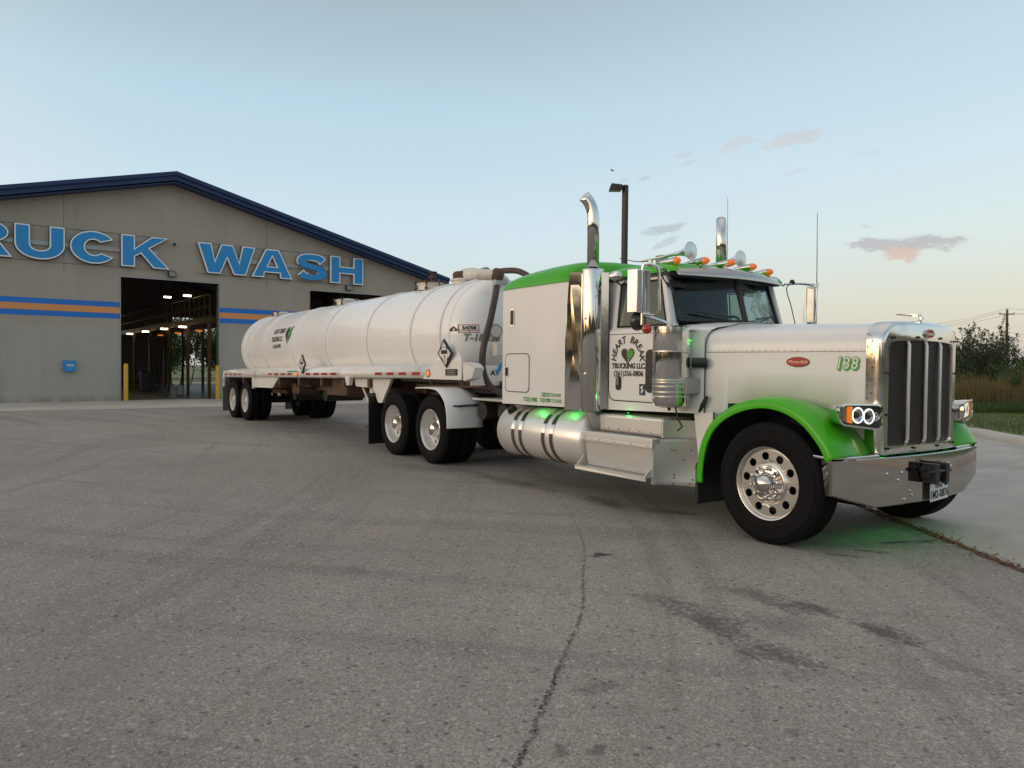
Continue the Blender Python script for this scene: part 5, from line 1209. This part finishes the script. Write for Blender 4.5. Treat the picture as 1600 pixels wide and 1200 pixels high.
prof=[(.001,-.40)]+[(RT*math.sin(R(a)),-.40*math.cos(R(a))**.8) for a in range(10,90,8)]+[(RT,0),(RT,TX1-TX0)]+[(RT*math.cos(R(a)),TX1-TX0+.50*math.sin(R(a))**.85) for a in range(8,90,8)]+[(.001,TX1-TX0+.50)]
tank=MB().lathe(prof,(TX0,0,TC(TX0)),ax3,72).build('tank',tankwhite,tl,smooth=50)
for X in(-17.73,-17.14,-15.86,-13.55,-11.35,-9.21,-7.40,-6.37):
    MB().lathe([(RT-.002,-.045),(RT+.026,-.040),(RT+.032,-.02),(RT+.032,.02),(RT+.026,.040),(RT-.002,.045)],(LX(X),0,TC(LX(X))),ax3,72).build('stiffening_ring',tankwhite,tank,smooth=60)
MB().lathe([(RT-.002,-.012),(RT+.006,0),(RT-.002,.012)],(TX1,0,TC(TX1)),ax3,72).build('head_weld',steelw,tank)
# drain tray strip on top
MB().tube([(LX(-17.6),-.10,TC(0)+RT+.01),(LX(-6.5),-.10,TC(LX(-6.5))+RT+.01)],.012,5).build('top_rail',steelw,tank)
# deck fenders
DB,DT=1.165,1.345
for s in(-1,1):
    m=MB(); xa,xb=LX(-18.80),LX(-6.2)
    sec_=[(.60,DT+.05),(.88,DT+.055),(1.17,DT),(1.22,DT-.055),(1.22,DB),(1.16,DB),(1.16,DB+.02)]
    m.loft([[(x,s*y,z) for y,z in sec_] for x in(xa,xb)],False,)
    dk=m.build('deck_fender',trailwhite,tl,smooth=20); dk.modifiers.new('t','SOLIDIFY').thickness=.008
    # rear corner panel that drops behind the wheels
    P=arc(xa+.12,DT-.12,.12,.12,90,180,6)
    poly=[(xa+.02+.1,DT-.002)]+P+[(xa-.03,.90),(xa+.05,.88),(xa+.10,1.06),(xa+.16,DB+.01)]
    MB().prism([(x,s*1.224,z) for x,z in poly],(0,-s*.05,0)).build('fender_corner',trailwhite,tl,smooth=0)
    MB().box(xa-.14,xa-.12,min(s*.66,s*1.20),max(s*.66,s*1.20),.16,1.15).build('mud_flap',plain('grey_mud_flap',(.13,.12,.10),.8) if 'grey_mud_flap' not in MATS else MATS['grey_mud_flap'],tl,smooth=0)
    # lower skirt box ahead of the wheels and sloping end
    m=MB().prism([(LX(-15.85),s*1.19,DB-.002),(LX(-15.85),s*1.19,.90),(LX(-14.2),s*1.19,.90),(LX(-13.7),s*1.19,DB-.002)],(0,-s*.04,0)); m.build('side_skirt',trailwhite,tl,smooth=0)
    MB().prism([(LX(-15.9),s*1.20,DB-.002),(LX(-15.9),s*1.20,.86),(LX(-15.85),s*1.20,.86),(LX(-15.85),s*1.20,DB-.002)],(0,-s*.08,0)).build('skirt_post',trailwhite,tl,smooth=0)
    MB().hexa([(LX(-9.50),s*1.21,1.02),(LX(-9.38),s*1.21,1.02),(LX(-9.38),s*1.14,1.02),(LX(-9.50),s*1.14,1.02)],[(LX(-9.56),s*1.222,DB+.03),(LX(-9.32),s*1.222,DB+.03),(LX(-9.32),s*1.14,DB+.03),(LX(-9.56),s*1.14,DB+.03)]).build('tie_down',trailwhite,tl,smooth=0)
    # gusset at the nose
    gp=[(LX(-6.36),DB-.01),(LX(-6.2),DT-.03),(LX(-6.0),DT+.09),(LX(-5.56),1.72),(LX(-5.20),1.42),(LX(-5.20),DB-.02)]
    gu=MB().prism([(x,s*(1.228-.30*max(0,(z-1.4))),z) for x,z in gp],(0,-s*.012,0)).build('nose_gusset',trailwhite,tl,smooth=0)
    m=MB(); m.prism([(LX(-5.20),s*1.20,DB-.04),(LX(-5.20),s*1.20,1.40),(LX(-5.16),s*1.22,1.40),(LX(-4.98),s*1.20,1.38),(LX(-4.93),s*1.16,1.32),(LX(-5.02),s*1.16,DB-.0)],(0,-s*.16,0)); m.build('nose_outrigger',trailwhite,tl,smooth=0,bevel=.01)
# underframe
m=MB()
for s in(-1,1): m.box(LX(-18.7),LX(-7.6),s*.45-.05,s*.45+.05,.86,1.10); m.box(LX(-7.8),LX(-5.2),s*.45-.05,s*.45+.05,1.04,1.12)
for X in(-18.5,-16.9,-15.4,-13.8,-12.4,-11,-9.8,-8.6): m.box(LX(X)-.06,LX(X)+.06,-1.15,1.15,.98,1.14)
m.box(LX(-18.6),LX(-14.9),-.6,.6,.74,.84)
m.build('underframe',rust,tl,smooth=0)
MB().box(LX(-7.4),LX(-5.3),-.8,.8,1.02,1.06).build('coupler_plate',rust,tl,smooth=0)
MB().box(LX(-5.32),LX(-5.29),-1.0,1.0,1.06,1.36).build('nose_plate',trailwhite,tl,smooth=0)
for s in(-1,1):
    m=MB().prism([(LX(-9.4),s*1.10,DB-.004),(LX(-9.3),s*1.10,1.0),(LX(-8.55),s*1.10,.98),(LX(-8.30),s*1.10,.72),(LX(-8.15),s*1.10,.72),(LX(-7.75),s*1.10,DB-.004)],(0,-s*.05,0)); m.build('landing_gear_bracket',trailwhite,tl,smooth=0)
    lg=MB().box(LX(-8.92),LX(-8.78),s*.92-.07,s*.92+.07,.46,1.12).build('landing_leg',trailwhite,tl,smooth=0,bevel=.006)
    MB().box(LX(-8.905),LX(-8.795),s*.92-.055,s*.92+.055,.26,.46).box(LX(-9.0),LX(-8.7),s*.92-.13,s*.92+.13,.23,.26).build('foot',rust,lg,smooth=0)
    MB().cyl((LX(-9.45),s*.95,1.12),(LX(-8.90),s*.92,.50),.022,n=8).build('leg_brace',trailwhite,lg)
    m=MB()
    for k in range(5): m.cyl((LX(-8.72),s*.99,.60+.1*k),(LX(-8.72),s*1.0,.60+.1*k),.022,n=10)
    m.box(LX(-8.75),LX(-8.69),s*.985-.01,s*.985+.01,.55,1.08).build('leg_holes',rust,lg)
m=MB().cyl((LX(-10.1),-.95,.96),(LX(-9.9),-.5,.96),.19,n=24); m.box(LX(-11.2),LX(-10.0),-.95,-.6,.80,1.14).build('hose_tray',rust,tl,smooth=30)
m=MB().cyl((LX(-13.6),-.85,.9),(LX(-13.6),-.45,.9),.14,n=20); m.cyl((LX(-13.2),-.9,.86),(LX(-13.2),-.4,.86),.10,n=20); m.cyl((LX(-13.9),-.7,.98),(LX(-12.8),-.7,.98),.05); m.build('discharge_valve',rust,tl,smooth=40)
m=MB().cyl((LX(-14.6),-.5,.72),(LX(-14.6),.5,.72),.14,n=18); m.cyl((LX(-12.6),-.45,.75),(LX(-12.6),.45,.75),.14,n=18); m.build('air_reservoirs',chassis,tl,smooth=40)
# domes on the tank top
def dome(X,r,h,big=False):
    x=LX(X); z=TC(x)+RT-.02
    d=MB().lathe([(r,0),(r,h),(r+.03,h),(r+.03,h+.02),(r-.01,h+.02)],(x,0,z),(0,0,1),28).build('manhole',steelw,tl,smooth=40)
    MB().lathe([(r+.035,h+.021),(r+.035,h+.036),(r*.9,h+.05),(r*.4,h+.07),(.001,h+.075)],(x,0,z),(0,0,1),28).build('manhole_lid',steelw if not big else rust,d,smooth=40)
    m=MB()
    for k in range(5):
        a=2*PI*k/5+.4; px_,py_=x+(r+.05)*math.cos(a),(r+.05)*math.sin(a)
        m.cyl((px_,py_,z+h*.3),(px_,py_,z+h+.07),.013,n=8); m.box(px_-.03,px_+.03,py_-.03,py_+.03,z+h+.035,z+h+.055); m.box(px_-.02,px_+.02,py_-.02,py_+.02,z+.0,z+h*.4)
    m.build('lid_clamps',rust,d)
    if big:
        m=MB().lathe([(.05,0),(.05,.05),(.075,.06),(.075,.10),(.04,.11),(.035,.16),(.085,.17),(.085,.19),(.001,.20)],(x+.02,0,z+h+.06),(0,0,1),14); m.tube([(x-.05,-.3,z+h+.05),(x-.12,-.33,z+h+.12),(x-.16,-.3,z+h+.16)],.012,6); m.tube([(x+.35,-.05,z+h+.06),(x+.42,-.1,z+h+.02),(x+.5,-.1,z+.02)],.015,6); m.build('relief_valve',rust,d)
dome(-17.05,.24,.075); dome(-12.35,.25,.09); dome(-8.30,.26,.11,True)
# suction elbow and pipe at the front
x=LX(-7.12); z=TC(x)+RT-.02
el=MB().lathe([(.22,0),(.22,.07),(.25,.07),(.25,.10),(.20,.11)],(x,0,z),(0,0,1),28).build('suction_collar',steelw,tl)
MB().lathe([(.19,.10),(.20,.12),(.20,.21),(.17,.235),(.08,.25),(.001,.255)],(x-.02,0,z),(0,0,1),26).build('elbow',rust,el,smooth=40)
MB().tube([(x+.02,0,z+.16),(x+.25,0,z+.165),(x+.42,0,z+.15),(x+.62,0,z+.145)],.09,18,[.13,.12,.095,.085]).build('elbow_neck',steelw,el)
MB().tube([(x+.60,0,z+.145),(x+.70,0,z+.145)],.094,16).build('hose_clamp',galv,el)
hp_=catmull([(x+.62,0,z+.145),(x+.95,.02,z+.13),(x+1.25,.05,z+.12),(x+1.5,.1,z+.08),(x+1.75,.15,z-.06),(x+1.85,.18,z-.3)],8)
MB().tube(hp_,.048,14).build('overhead_hose',hosem,el)
hp2=[pxX(px,py,X) for px,py,X in((777,443,-5.55),(774,462,-5.46),(770,482,-5.42),(765,505,-5.40),(758,530,-5.38),(754,556,-5.36),(755,580,-5.34),(763,600,-5.30),(779,613,-5.22),(800,618,-5.1))]
hh=MB().tube(catmull(hp2,5),.052,14).build('suction_hose',hosem,tl)
a=hp2[0]; MB().tube([a+Vector((0,0,-.05)),a+Vector((0,0,.06))],.074,14).build('hose_collar',galv,hh)
MB().lathe([(.001,-.10),(.07,-.09),(.10,-.05),(.105,.03),(.07,.09),(.001,.11)],a+Vector((0,.0,.13)),(0,.3,1),18).build('elbow_cap',rust,hh)
MB().tube([a+Vector((-.02,-.02,.13)),a+Vector((-.24,-.20,.15))],.085,18).build('elbow_pipe',steelw,hh)
MB().tube([a+Vector((0,0,.13)),a+Vector((-.3,.35,.10))],.07,14).build('cross_pipe',steelw,hh)
# lettering helper on the tank flank
def onflank(mb,xc,zc_,dr=.004):
    o=MB(); o.f=mb.f
    a0=math.asin((zc_-TC(xc))/RT)
    for p in mb.v:
        a=a0+p.y/RT; o.v.append(Vector((xc+p.x,-(RT+dr)*math.cos(a),TC(xc)+(RT+dr)*math.sin(a))))
    return o
def sub(mb,n=1): return mb
XA=LX(-14.66)
onflank(text('HEART BREAK',.125,.05,shear=.15,sx=.78),XA,2.36-.04).build('lettering',letblk,tank,smooth=0)
onflank(text('TRUCKING LLC.',.115,.05,sx=.72),XA-.03,2.36-.24).build('lettering',letblk,tank,smooth=0)
onflank(text('(361)356-0806',.085,.03,sx=.85),XA,2.36-.42).build('lettering',letblk,tank,smooth=0)
for sg in(-1,1):
    onflank(outline([[(a*2.6,b*2.6) for a,b in half(sg)]]),LX(-13.86),2.36-.14).build('heart_half',darkgrn,tank,smooth=0)
    onflank(outline([[(a*1.7+sg*.04,b*1.7) for a,b in half(sg)]]),LX(-13.86),2.36-.13,.007).build('heart_half',letblk if sg<0 else letgrn,tank,smooth=0)
def onhead(mb,y0,z0,dr=.006,k=1.0):
    o=MB(); o.f=mb.f
    for p in mb.v:
        y=y0+p.x; z=z0+p.y; q=min(((y*y+(z-TC(TX1))**2))/RT**2,.999); ang=math.acos(math.sqrt(q)); o.v.append(Vector((TX1+.50*math.sin(ang)**.85+dr,y,z)))
    return o
HP=[pxX(736,513,-5.72),pxX(744,527,-5.70)]
nb=MB()
def hbar(xa,xb,ya,yb_):
    n=max(int(abs(xb-xa)/.015),1); k=max(int(abs(yb_-ya)/.015),1)
    for i in range(n):
        for j in range(k): nb.add([(xa+(xb-xa)*(i+a)/n,ya+(yb_-ya)*(j+b)/k,0) for a,b in((0,0),(1,0),(1,1),(0,1))],[(0,1,2,3)])
for q in((-.13,.13,.052,.062),(-.13,.13,-.062,-.052),(-.13,-.12,-.052,.052),(.12,.13,-.052,.052),(-.12,.12,-.030,-.022),(-.004,.004,-.052,-.030)): hbar(*q)
onhead(nb,HP[0].y,HP[0].z).build('number_box',red,tank,smooth=0)
onhead(text('54708',.050,.06,sx=1.0),HP[0].y,HP[0].z+.012).build('lettering',letblk,tank,smooth=0)
onhead(outline([[(-.02,-.04),(.02,-.04),(.03,-.01),(.0,.045),(-.03,-.01)],[(-.008,-.02),(.008,-.02),(0,.015)]]),HP[0].y-.16,HP[0].z).build('warning_symbol',letblk,tank,smooth=0)
onhead(text('T-18-138',.105,.06,shear=.2,sx=.93),HP[1].y+.10,HP[1].z,.006).build('lettering',olive,tank,smooth=0)
q=pxX(777,517,-5.55); MB().lathe([(.10,0),(.11,.02),(.10,.035),(.085,.03)],q+Vector((-.05,0,0)),(1,-.25,0),24).build('sight_glass',galv,tank); MB().lathe([(.088,.028),(.001,.03)],q+Vector((-.05,0,0)),(1,-.25,0),24).build('sight_glass_pane',chrome,tank)
q=pxX(779,546,-5.50); MB().box(q.x-.1,q.x+.03,q.y-.05,q.y+.05,q.z-.10,q.z+.10).build('document_box',steelw,tl,smooth=0,bevel=.008)
q=pxX(780,577,-5.30); MB().tube([q+Vector((0,.03,.09)),q,q+Vector((0,-.04,-.06))],.025,8,[.02,.03,.015]).build('blue_valve_handle',bluep,tl)
text('AT',.07,.05,sx=1.2).xf(Matrix.Translation((LX(-5.285),pxX(774,583,-5.29).y,1.25))@MX).build('lettering',letblk,tl,smooth=0)
# placards
def placard(x,y,z,nm='placard',lean=0):
    M0=Matrix.Translation((x,y,z))@Matrix.Rotation(lean,4,'X')@MS
    d=.215; p=outline([[(0,-d),(d,0),(0,d),(-d,0)]],.012).xf(M0).build(nm,black,tl,smooth=0)
    d=.172; outline([[(0,-d),(d,0),(0,d),(-d,0)]],.002).xf(M0@Matrix.Translation((0,0,.016))).build('placard_face',labelw,p,smooth=0)
    m=outline([[(-.09,-.005),(.09,-.005),(.09,.05),(-.09,.05)]],.001); m.join(outline([[(-.006,-.13),(.006,-.13),(.006,-.02),(-.006,-.02)]],.001))
    for a in(45,135,225,315): m.join(outline([[(.115*math.cos(R(a))+.03*math.cos(R(a+90))*t-.01*math.cos(R(a))*k,.115*math.sin(R(a))+.03*math.sin(R(a+90))*t-.01*math.sin(R(a))*k) for t,k in((-1,-1),(1,-1),(1,1),(-1,1))]],.001))
    m.join(outline([[(-.012,.085),(.012,.085),(0,.11)]],.001)); m.join(outline([[(-.015,-.055),(.015,-.055),(.015,-.04),(-.015,-.04)]],.001))
    m.xf(M0@Matrix.Translation((0,0,.020))).build('placard_marks',letblk,p,smooth=0)
q=pxY(688,552,-1.34); placard(q.x,-1.255,q.z,lean=R(6))
q=pxY(470,569,-1.34); placard(q.x,-1.25,q.z)
q=pxY(695,582,-1.34); dp_=MB().box(q.x-.17,q.x+.17,-1.236,-1.230,q.z-.045,q.z+.05).build('data_plate',black,tl,smooth=0)
for dz in(.025,-.0,-.025): MB().box(q.x-.12,q.x+.12,-1.2375,-1.2365,q.z+dz-.004,q.z+dz+.004).build('plate_line',galv,dp_,smooth=0)
# reflective tape
def tape(pxa,pxb,mt):
    a=pxY(pxa,583,-1.335).x; b=pxY(pxb,583,-1.335).x; MB().box(a,b,-1.2245,-1.2215,1.215,1.262).build('reflective_tape',mt,tl,smooth=0)
for a,b in((351,355),(358,362),(365,369),(372,376),(417,422),(426,432),(435.5,442),(446,452),(473.5,480),(485,493),(497.5,506),(511,520),(578.5,589),(596,607),(614.5,626),(634.5,647)): tape(a,b,redtape)
for a,b in((355,358),(362,365),(369,372),(376,379),(422,426),(432,435.5),(442,446),(452,455),(480,485),(493,497.5),(506,511),(520,525),(589,596),(607,614.5),(626,634.5),(647,655)): tape(a,b,whitetape)
for z in(1.10,1.05,1.0): MB().box(LX(-18.80),LX(-18.73),-1.2295,-1.2265,z,z+.03).build('reflective_tape',redtape,tl,smooth=0)
q=pxY(455,578.5,-1.3); MB().prism([(q.x-.35,-1.222,1.285),(q.x+.3,-1.222,1.285),(q.x+.3,-1.205,1.315),(q.x-.35,-1.205,1.315)],(0,-.003,0)).build('green_sticker',letgrn,tl,smooth=0)
for px in(461,660.5):
    q=pxY(px,583,-1.33); o=MB().lathe([(.001,.03),(.03,.027),(.045,.012),(.052,0)],(q.x,-1.222,1.24),(0,-1,0),20).build('side_marker_lamp',amberlit,tl)
    MB().lathe([(.052,.0),(.062,.004),(.062,.012),(.052,.014)],(q.x,-1.222,1.24),(0,-1,0),20).build('lamp_grommet',black,o)

# ------------------------------------------------------------------ lamp post behind the truck
D=27.; P=at(973.5,570,D); gx,gy=P.x,P.y
lpz=at(973.5,291,D).z
lp_=thing('lamp_post','dark bronze parking lot lamp post with one boxy head, rising behind the sleeper roof','street lamp',(gx,gy,0))
MB().box(gx-.085,gx+.085,gy-.085,gy+.085,.5,lpz).build('pole',bronze,lp_,smooth=0,bevel=.01)
MB().lathe([(.26,0),(.26,.45),(.24,.5),(.001,.5)],(gx,gy,0),n=24).build('concrete_base',kerbm,lp_)
hd=-rt; Mh=frame((gx,gy,lpz-.12),hd,(0,0,1))
u=Vector((hd.x,hd.y,0)).normalized(); v=Vector((-u.y,u.x,0))
def LP3(a,b,c): return (gx+u.x*a+v.x*b,gy+u.y*a+v.y*b,lpz+c)
MB().hexa([LP3(.03,-.04,-.16),LP3(.16,-.04,-.16),LP3(.16,.04,-.16),LP3(.03,.04,-.16)],[LP3(.03,-.04,-.06),LP3(.16,-.04,-.06),LP3(.16,.04,-.06),LP3(.03,.04,-.06)]).build('arm',bronze,lp_,smooth=0)
h_=MB().hexa([LP3(.14,-.2,-.20),LP3(.58,-.2,-.20),LP3(.58,.2,-.20),LP3(.14,.2,-.20)],[LP3(.12,-.22,-.02),LP3(.52,-.2,.03),LP3(.52,.2,.03),LP3(.12,.22,-.02)]).build('lamp_head',bronze,lp_,smooth=0,bevel=.015)
MB().hexa([LP3(.19,-.16,-.215),LP3(.53,-.16,-.215),LP3(.53,.16,-.215),LP3(.19,.16,-.215)],[LP3(.19,-.16,-.201),LP3(.53,-.16,-.201),LP3(.53,.16,-.201),LP3(.19,.16,-.201)]).build('lamp_lens',dullw,h_,smooth=0)
# bird
P=at(957,267,40); b_=MB().tube([(-.09,0,0),(-.03,0,.01),(.05,0,.02),(.10,0,.03)],.02,8,[.006,.025,.028,.008])
for s in(-1,1): b_.prism([(-.03,s*.015,.02),(.05,s*.015,.025),(.03,s*.16,.07),(-.02,s*.16,.065)],(0,0,.006)); b_.prism([(-.02,s*.16,.065),(.03,s*.16,.07),(-.02,s*.28,.0)],(0,0,.005))
o=b_.build('bird',black); o.location=P; o.rotation_euler=(0,0,R(200)); tag(o,'tiny dark bird flying above the lamp post','bird')
# ------------------------------------------------------------------ utility poles and lines
up=[]
def upole(px,py_top,D,lab,inview=True):
    B=at(px,570,D); ztop=at(px,py_top,D).z
    t=thing('utility_pole',lab,'utility pole',(B.x,B.y,0),group='utility poles along the field')
    lean=Vector((-.012*ztop*rt.x,-.012*ztop*rt.y,0))
    T_=Vector((B.x,B.y,ztop))+lean
    MB().cyl((B.x,B.y,.1),T_,.17,.12,12).build('pole',wood,t)
    c=T_-Vector((0,0,.55)); ca_=Vector((rt.x,rt.y,0)).normalized()*.92+Vector((fw.x,fw.y,0)).normalized()*.35; ca_.normalize()
    MB().prism([c-ca_*1.25+Vector((0,0,-.06)),c+ca_*1.25+Vector((0,0,.0)),c+ca_*1.25+Vector((0,0,.10)),c-ca_*1.25+Vector((0,0,.04))],Vector((-ca_.y,ca_.x,0))*.12).build('crossarm',wood,t,smooth=0)
    att=[c-ca_*1.2+Vector((0,0,.16)),T_+Vector((0,0,.14)),c+ca_*1.2+Vector((0,0,.22)),T_-Vector((0,0,2.6)),T_-Vector((0,0,4.6))]
    for a in att[:3]: MB().lathe([(.05,-.12),(.06,-.08),(.04,-.04),(.06,0),(.02,.03)],a,n=10).build('insulator',galv,t)
    return att
A1=upole(1573,484,88,'weathered wooden utility pole with crossarm above the bushes')
A0=upole(1392,508,150,'distant wooden utility pole hidden behind the truck grille')
A2=upole(1850,438,52,'near wooden utility pole just outside the right edge')
k=0
for P,Q in((A0,A1),(A1,A2)):
    for a,b in zip(P,Q):
        pts=[a.lerp(b,i/16)-Vector((0,0,1))*(4*(i/16)*(1-i/16))*.9 for i in range(17)]
        o=MB().tube([p-a for p in pts],.016 if P is A0 else .012,5).build('power_line',wire); o.location=a
        tag(o,['upper left wire','topmost wire','upper right wire','telephone wire below the crossarm','lowest cable'][k%5]+(' running from the pole down behind the truck' if P is A0 else ' rising from the pole to the right edge'),'wire','overhead lines'); k+=1

# ------------------------------------------------------------------ vegetation
def blades(name,mt,region,n,h0,h1,wd,seed,lab,lean=.35,z=.12,cat='grass',clump=None):
    rnd=random.Random(seed); V=[];F=[]
    for i in range(n):
        p=region(rnd)
        if p is None: continue
        x,y,sc=p; h=rnd.uniform(h0,h1)*sc; a=rnd.uniform(0,6.28); b=rnd.uniform(0,6.28); l=rnd.uniform(0,lean)*h; w2=wd*rnd.uniform(.6,1.3)
        dx,dy=math.cos(a)*w2,math.sin(a)*w2; lx,ly=math.cos(b)*l,math.sin(b)*l; k=len(V)
        V+=[(x-dx,y-dy,z),(x+dx,y+dy,z),(x+dx*.7+lx*.4,y+dy*.7+ly*.4,z+h*.6),(x-dx*.7+lx*.4,y-dy*.7+ly*.4,z+h*.6),(x+lx,y+ly,z+h)]
        F+=[(k,k+1,k+2,k+3),(k+3,k+2,k+4)]
    me=bpy.data.meshes.new(name); me.from_pydata(V,[],F); me.materials.append(mt); o=bpy.data.objects.new(name,me); C.objects.link(o); o['kind']='stuff'; o['label']=lab; o['category']=cat
fr=Vector((fw.x,fw.y,0)).normalized(); rr_=Vector((rt.x,rt.y,0)).normalized()
def pol(px,D): # point on the ground at picture column px and distance D
    return Vector((CAM.x,CAM.y,0))+fr*D+rr_*((px-800)/FPX*D)
def reg(px0,px1,d0,d1,clump=0):
    def f(r):
        D=math.sqrt(r.uniform(d0*d0,d1*d1)); px=r.uniform(px0,px1); p=pol(px,D)
        sc=1+clump*(math.sin(p.x*1.9+1)*math.sin(p.y*1.3)+.5*math.sin(p.x*5+p.y*4))
        return p.x,p.y,sc
    return f
def lawnreg(r):
    D=r.uniform(14,27); px=r.uniform(1300,1720); p=pol(px,D)
    # keep off the kerb
    for a,b in zip(kerbpts,kerbpts[1:]):
        if a[0]<=p.x<=b[0]:
            yk=a[1]+(b[1]-a[1])*(p.x-a[0])/(b[0]-a[0])
            if p.y<yk+.72: return None
    return p.x,p.y,1
blades('lawn_grass',lawn,lawnreg,26000,.03,.09,.006,1,'short green mown grass beyond the kerb')
blades('tall_dry_grass',drygrass,reg(1300,1750,26.5,35,.6),32000,.25,.90,.012,2,'tall orange brown dry grass between lawn and bushes')
blades('green_verge',mk_veg('verge_blades',(.045,.085,.025),(.065,.11,.03),(.08,.10,.04),1.0),reg(1300,1750,24.2,26.6,.4),9000,.15,.38,.010,5,'taller green grass at the foot of the dry grass')
def bush(name,B,h,rad,nst,nl,mt,lab,cat,group,seed,ls=.06,spread=.5,base_z=.1,trunk=None,cone=1.0,feather=True):
    """many upright stems with small leaf faces along them"""
    rnd=random.Random(seed); t=thing(name,lab,cat,(B.x,B.y,0),group=group)
    st=MB(); V=[];F=[]
    if trunk: st.tube([(B.x,B.y,0),(B.x+.05,B.y,trunk)],.12,8,[.14,.10])
    for i in range(nst):
        a=rnd.uniform(0,6.28); rr0=rad*math.sqrt(rnd.random()); bx=B.x+math.cos(a)*rr0*.35; by=B.y+math.sin(a)*rr0*.35; z0=trunk*.8 if trunk else base_z
        hh=h*rnd.uniform(.5,1.15)*(1-.25*rr0/rad); tx=B.x+math.cos(a)*rr0*(1+spread*.4); ty=B.y+math.sin(a)*rr0*(1+spread*.4)
        P=[Vector((bx,by,z0))]
        for k in range(1,6):
            f=k/5; P.append(Vector((bx+(tx-bx)*f+rnd.gauss(0,.05)*rad,by+(ty-by)*f+rnd.gauss(0,.05)*rad,z0+(hh-z0)*f**.9)))
        st.tube(P,.03,4,[.035,.028,.022,.016,.010,.005])
        per=nl//nst
        for j in range(per):
            f=rnd.random()**.75; 
            if f>.7 and rnd.random()<.55: continue
            q=f*5; k=min(int(q),4); c=P[k].lerp(P[k+1],q-k); sp=rad*(.30*(1-f)**.8+.025)
            # leaves gather in tufts
            tu=Vector((math.sin(c.z*7+i),math.cos(c.z*6+i*2),math.sin(i+c.z*5)))*sp*.5
            c=c+tu+Vector((rnd.gauss(0,sp*.55),rnd.gauss(0,sp*.55),rnd.gauss(0,sp*.4)))
            s_=ls*rnd.uniform(.5,1.3); n1=Vector((rnd.gauss(0,1),rnd.gauss(0,1),rnd.gauss(0,1))).normalized(); n2=n1.orthogonal().normalized(); k2=len(V)
            V+= [c-n1*s_,c+n2*s_*.35,c+n1*s_,c-n2*s_*.35]; F.append((k2,k2+1,k2+2,k2+3))
    m=MB(); m.v=V; m.f=F
    st.build('stems',barkm,t,smooth=0,fixn=False); m.build('foliage' if not trunk else 'crown',mt,t,smooth=0,fixn=False)
    return t
bush('tall_bush',pol(1512,38),3.9,1.9,46,15000,leafd,'tall dark feathery bush standing right beside the truck grille','bush','bushes beyond the dry grass',11,.075)
bush('tall_bush',pol(1556,40),4.2,1.9,46,15000,leafd,'tall dark feathery bush in front of the utility pole','bush','bushes beyond the dry grass',12,.075)
bush('tall_bush',pol(1462,42),3.9,2.0,36,9000,leafd,'tall dark feathery bush hidden behind the truck grille','bush','bushes beyond the dry grass',13,.08)
bush('low_bush',pol(1578,33.5),1.75,1.5,40,11000,leafm,'low rounded mid green bush in front of the tall bushes','bush','bushes beyond the dry grass',14,.06,spread=.8)
bush('low_bush',pol(1622,34.5),2.2,1.7,40,9000,leafm,'low green bush at the right edge of the picture','bush','bushes beyond the dry grass',15,.06,spread=.8)
bush('low_bush',pol(1520,34.5),1.3,1.3,34,7000,leafd,'low dark bush nearest the truck grille, behind dry grass','bush','bushes beyond the dry grass',16,.06,spread=.8)
bush('tall_bush',pol(1665,42),3.2,2.2,34,8000,leafd,'dark bush just outside the right edge','bush','bushes beyond the dry grass',17,.09)
bush('tall_bush',pol(1420,44),3.7,2.2,30,6000,leafd,'dark bush wholly behind the hood','bush','bushes beyond the dry grass',18,.09)
# trees seen through the open bays
def farbw(u,y): return BM@Vector((u,y,0))
for i,(u,y,h,lab) in enumerate(((9.5,44,7.5,'leafy green tree seen through the open bay, left of the posts'),(15,46,8.5,'leafy green tree seen through the open bay between the posts'),(4.5,47,7,'leafy tree behind the wash bay, farther left'),(21,45,9,'rounded tree seen through the right open bay above the tank'),(27,48,8,'tree seen at the right side of the right open bay'))):
    bush('tree',farbw(u,y),h,3.3,44,11000,leaff,lab,'tree','trees behind the truck wash',40+i,.17,trunk=1.6,spread=.6)
# trees all round the lot, far off, as one mass
rnd=random.Random(77); V=[];F=[]
for i in range(22000):
    a=rnd.uniform(R(-165),R(62)); D=rnd.uniform(75,98); hmax=(5 if a<R(-80) else 8)+1.8*math.sin(a*9)+1.3*math.sin(a*23+1)+.9*math.sin(a*57)
    c=Vector((math.cos(a)*D,math.sin(a)*D,hmax*rnd.random()**.7)); s_=rnd.uniform(.5,1.1); n1=Vector((rnd.gauss(0,1),rnd.gauss(0,1),rnd.gauss(0,.6))).normalized(); n2=n1.orthogonal().normalized(); k2=len(V)
    V+=[c-n1*s_,c+n2*s_*.6,c+n1*s_,c-n2*s_*.6]; F.append((k2,k2+1,k2+2,k2+3))
m=MB(); m.v=V;m.f=F; o=m.build('far_woods',leafd,smooth=0,fixn=False); o['kind']='stuff'; o['label']='far line of dark trees around the lot, mirrored in the chrome'; o['category']='woods'

# ------------------------------------------------------------------ render
scn.render.engine='CYCLES'
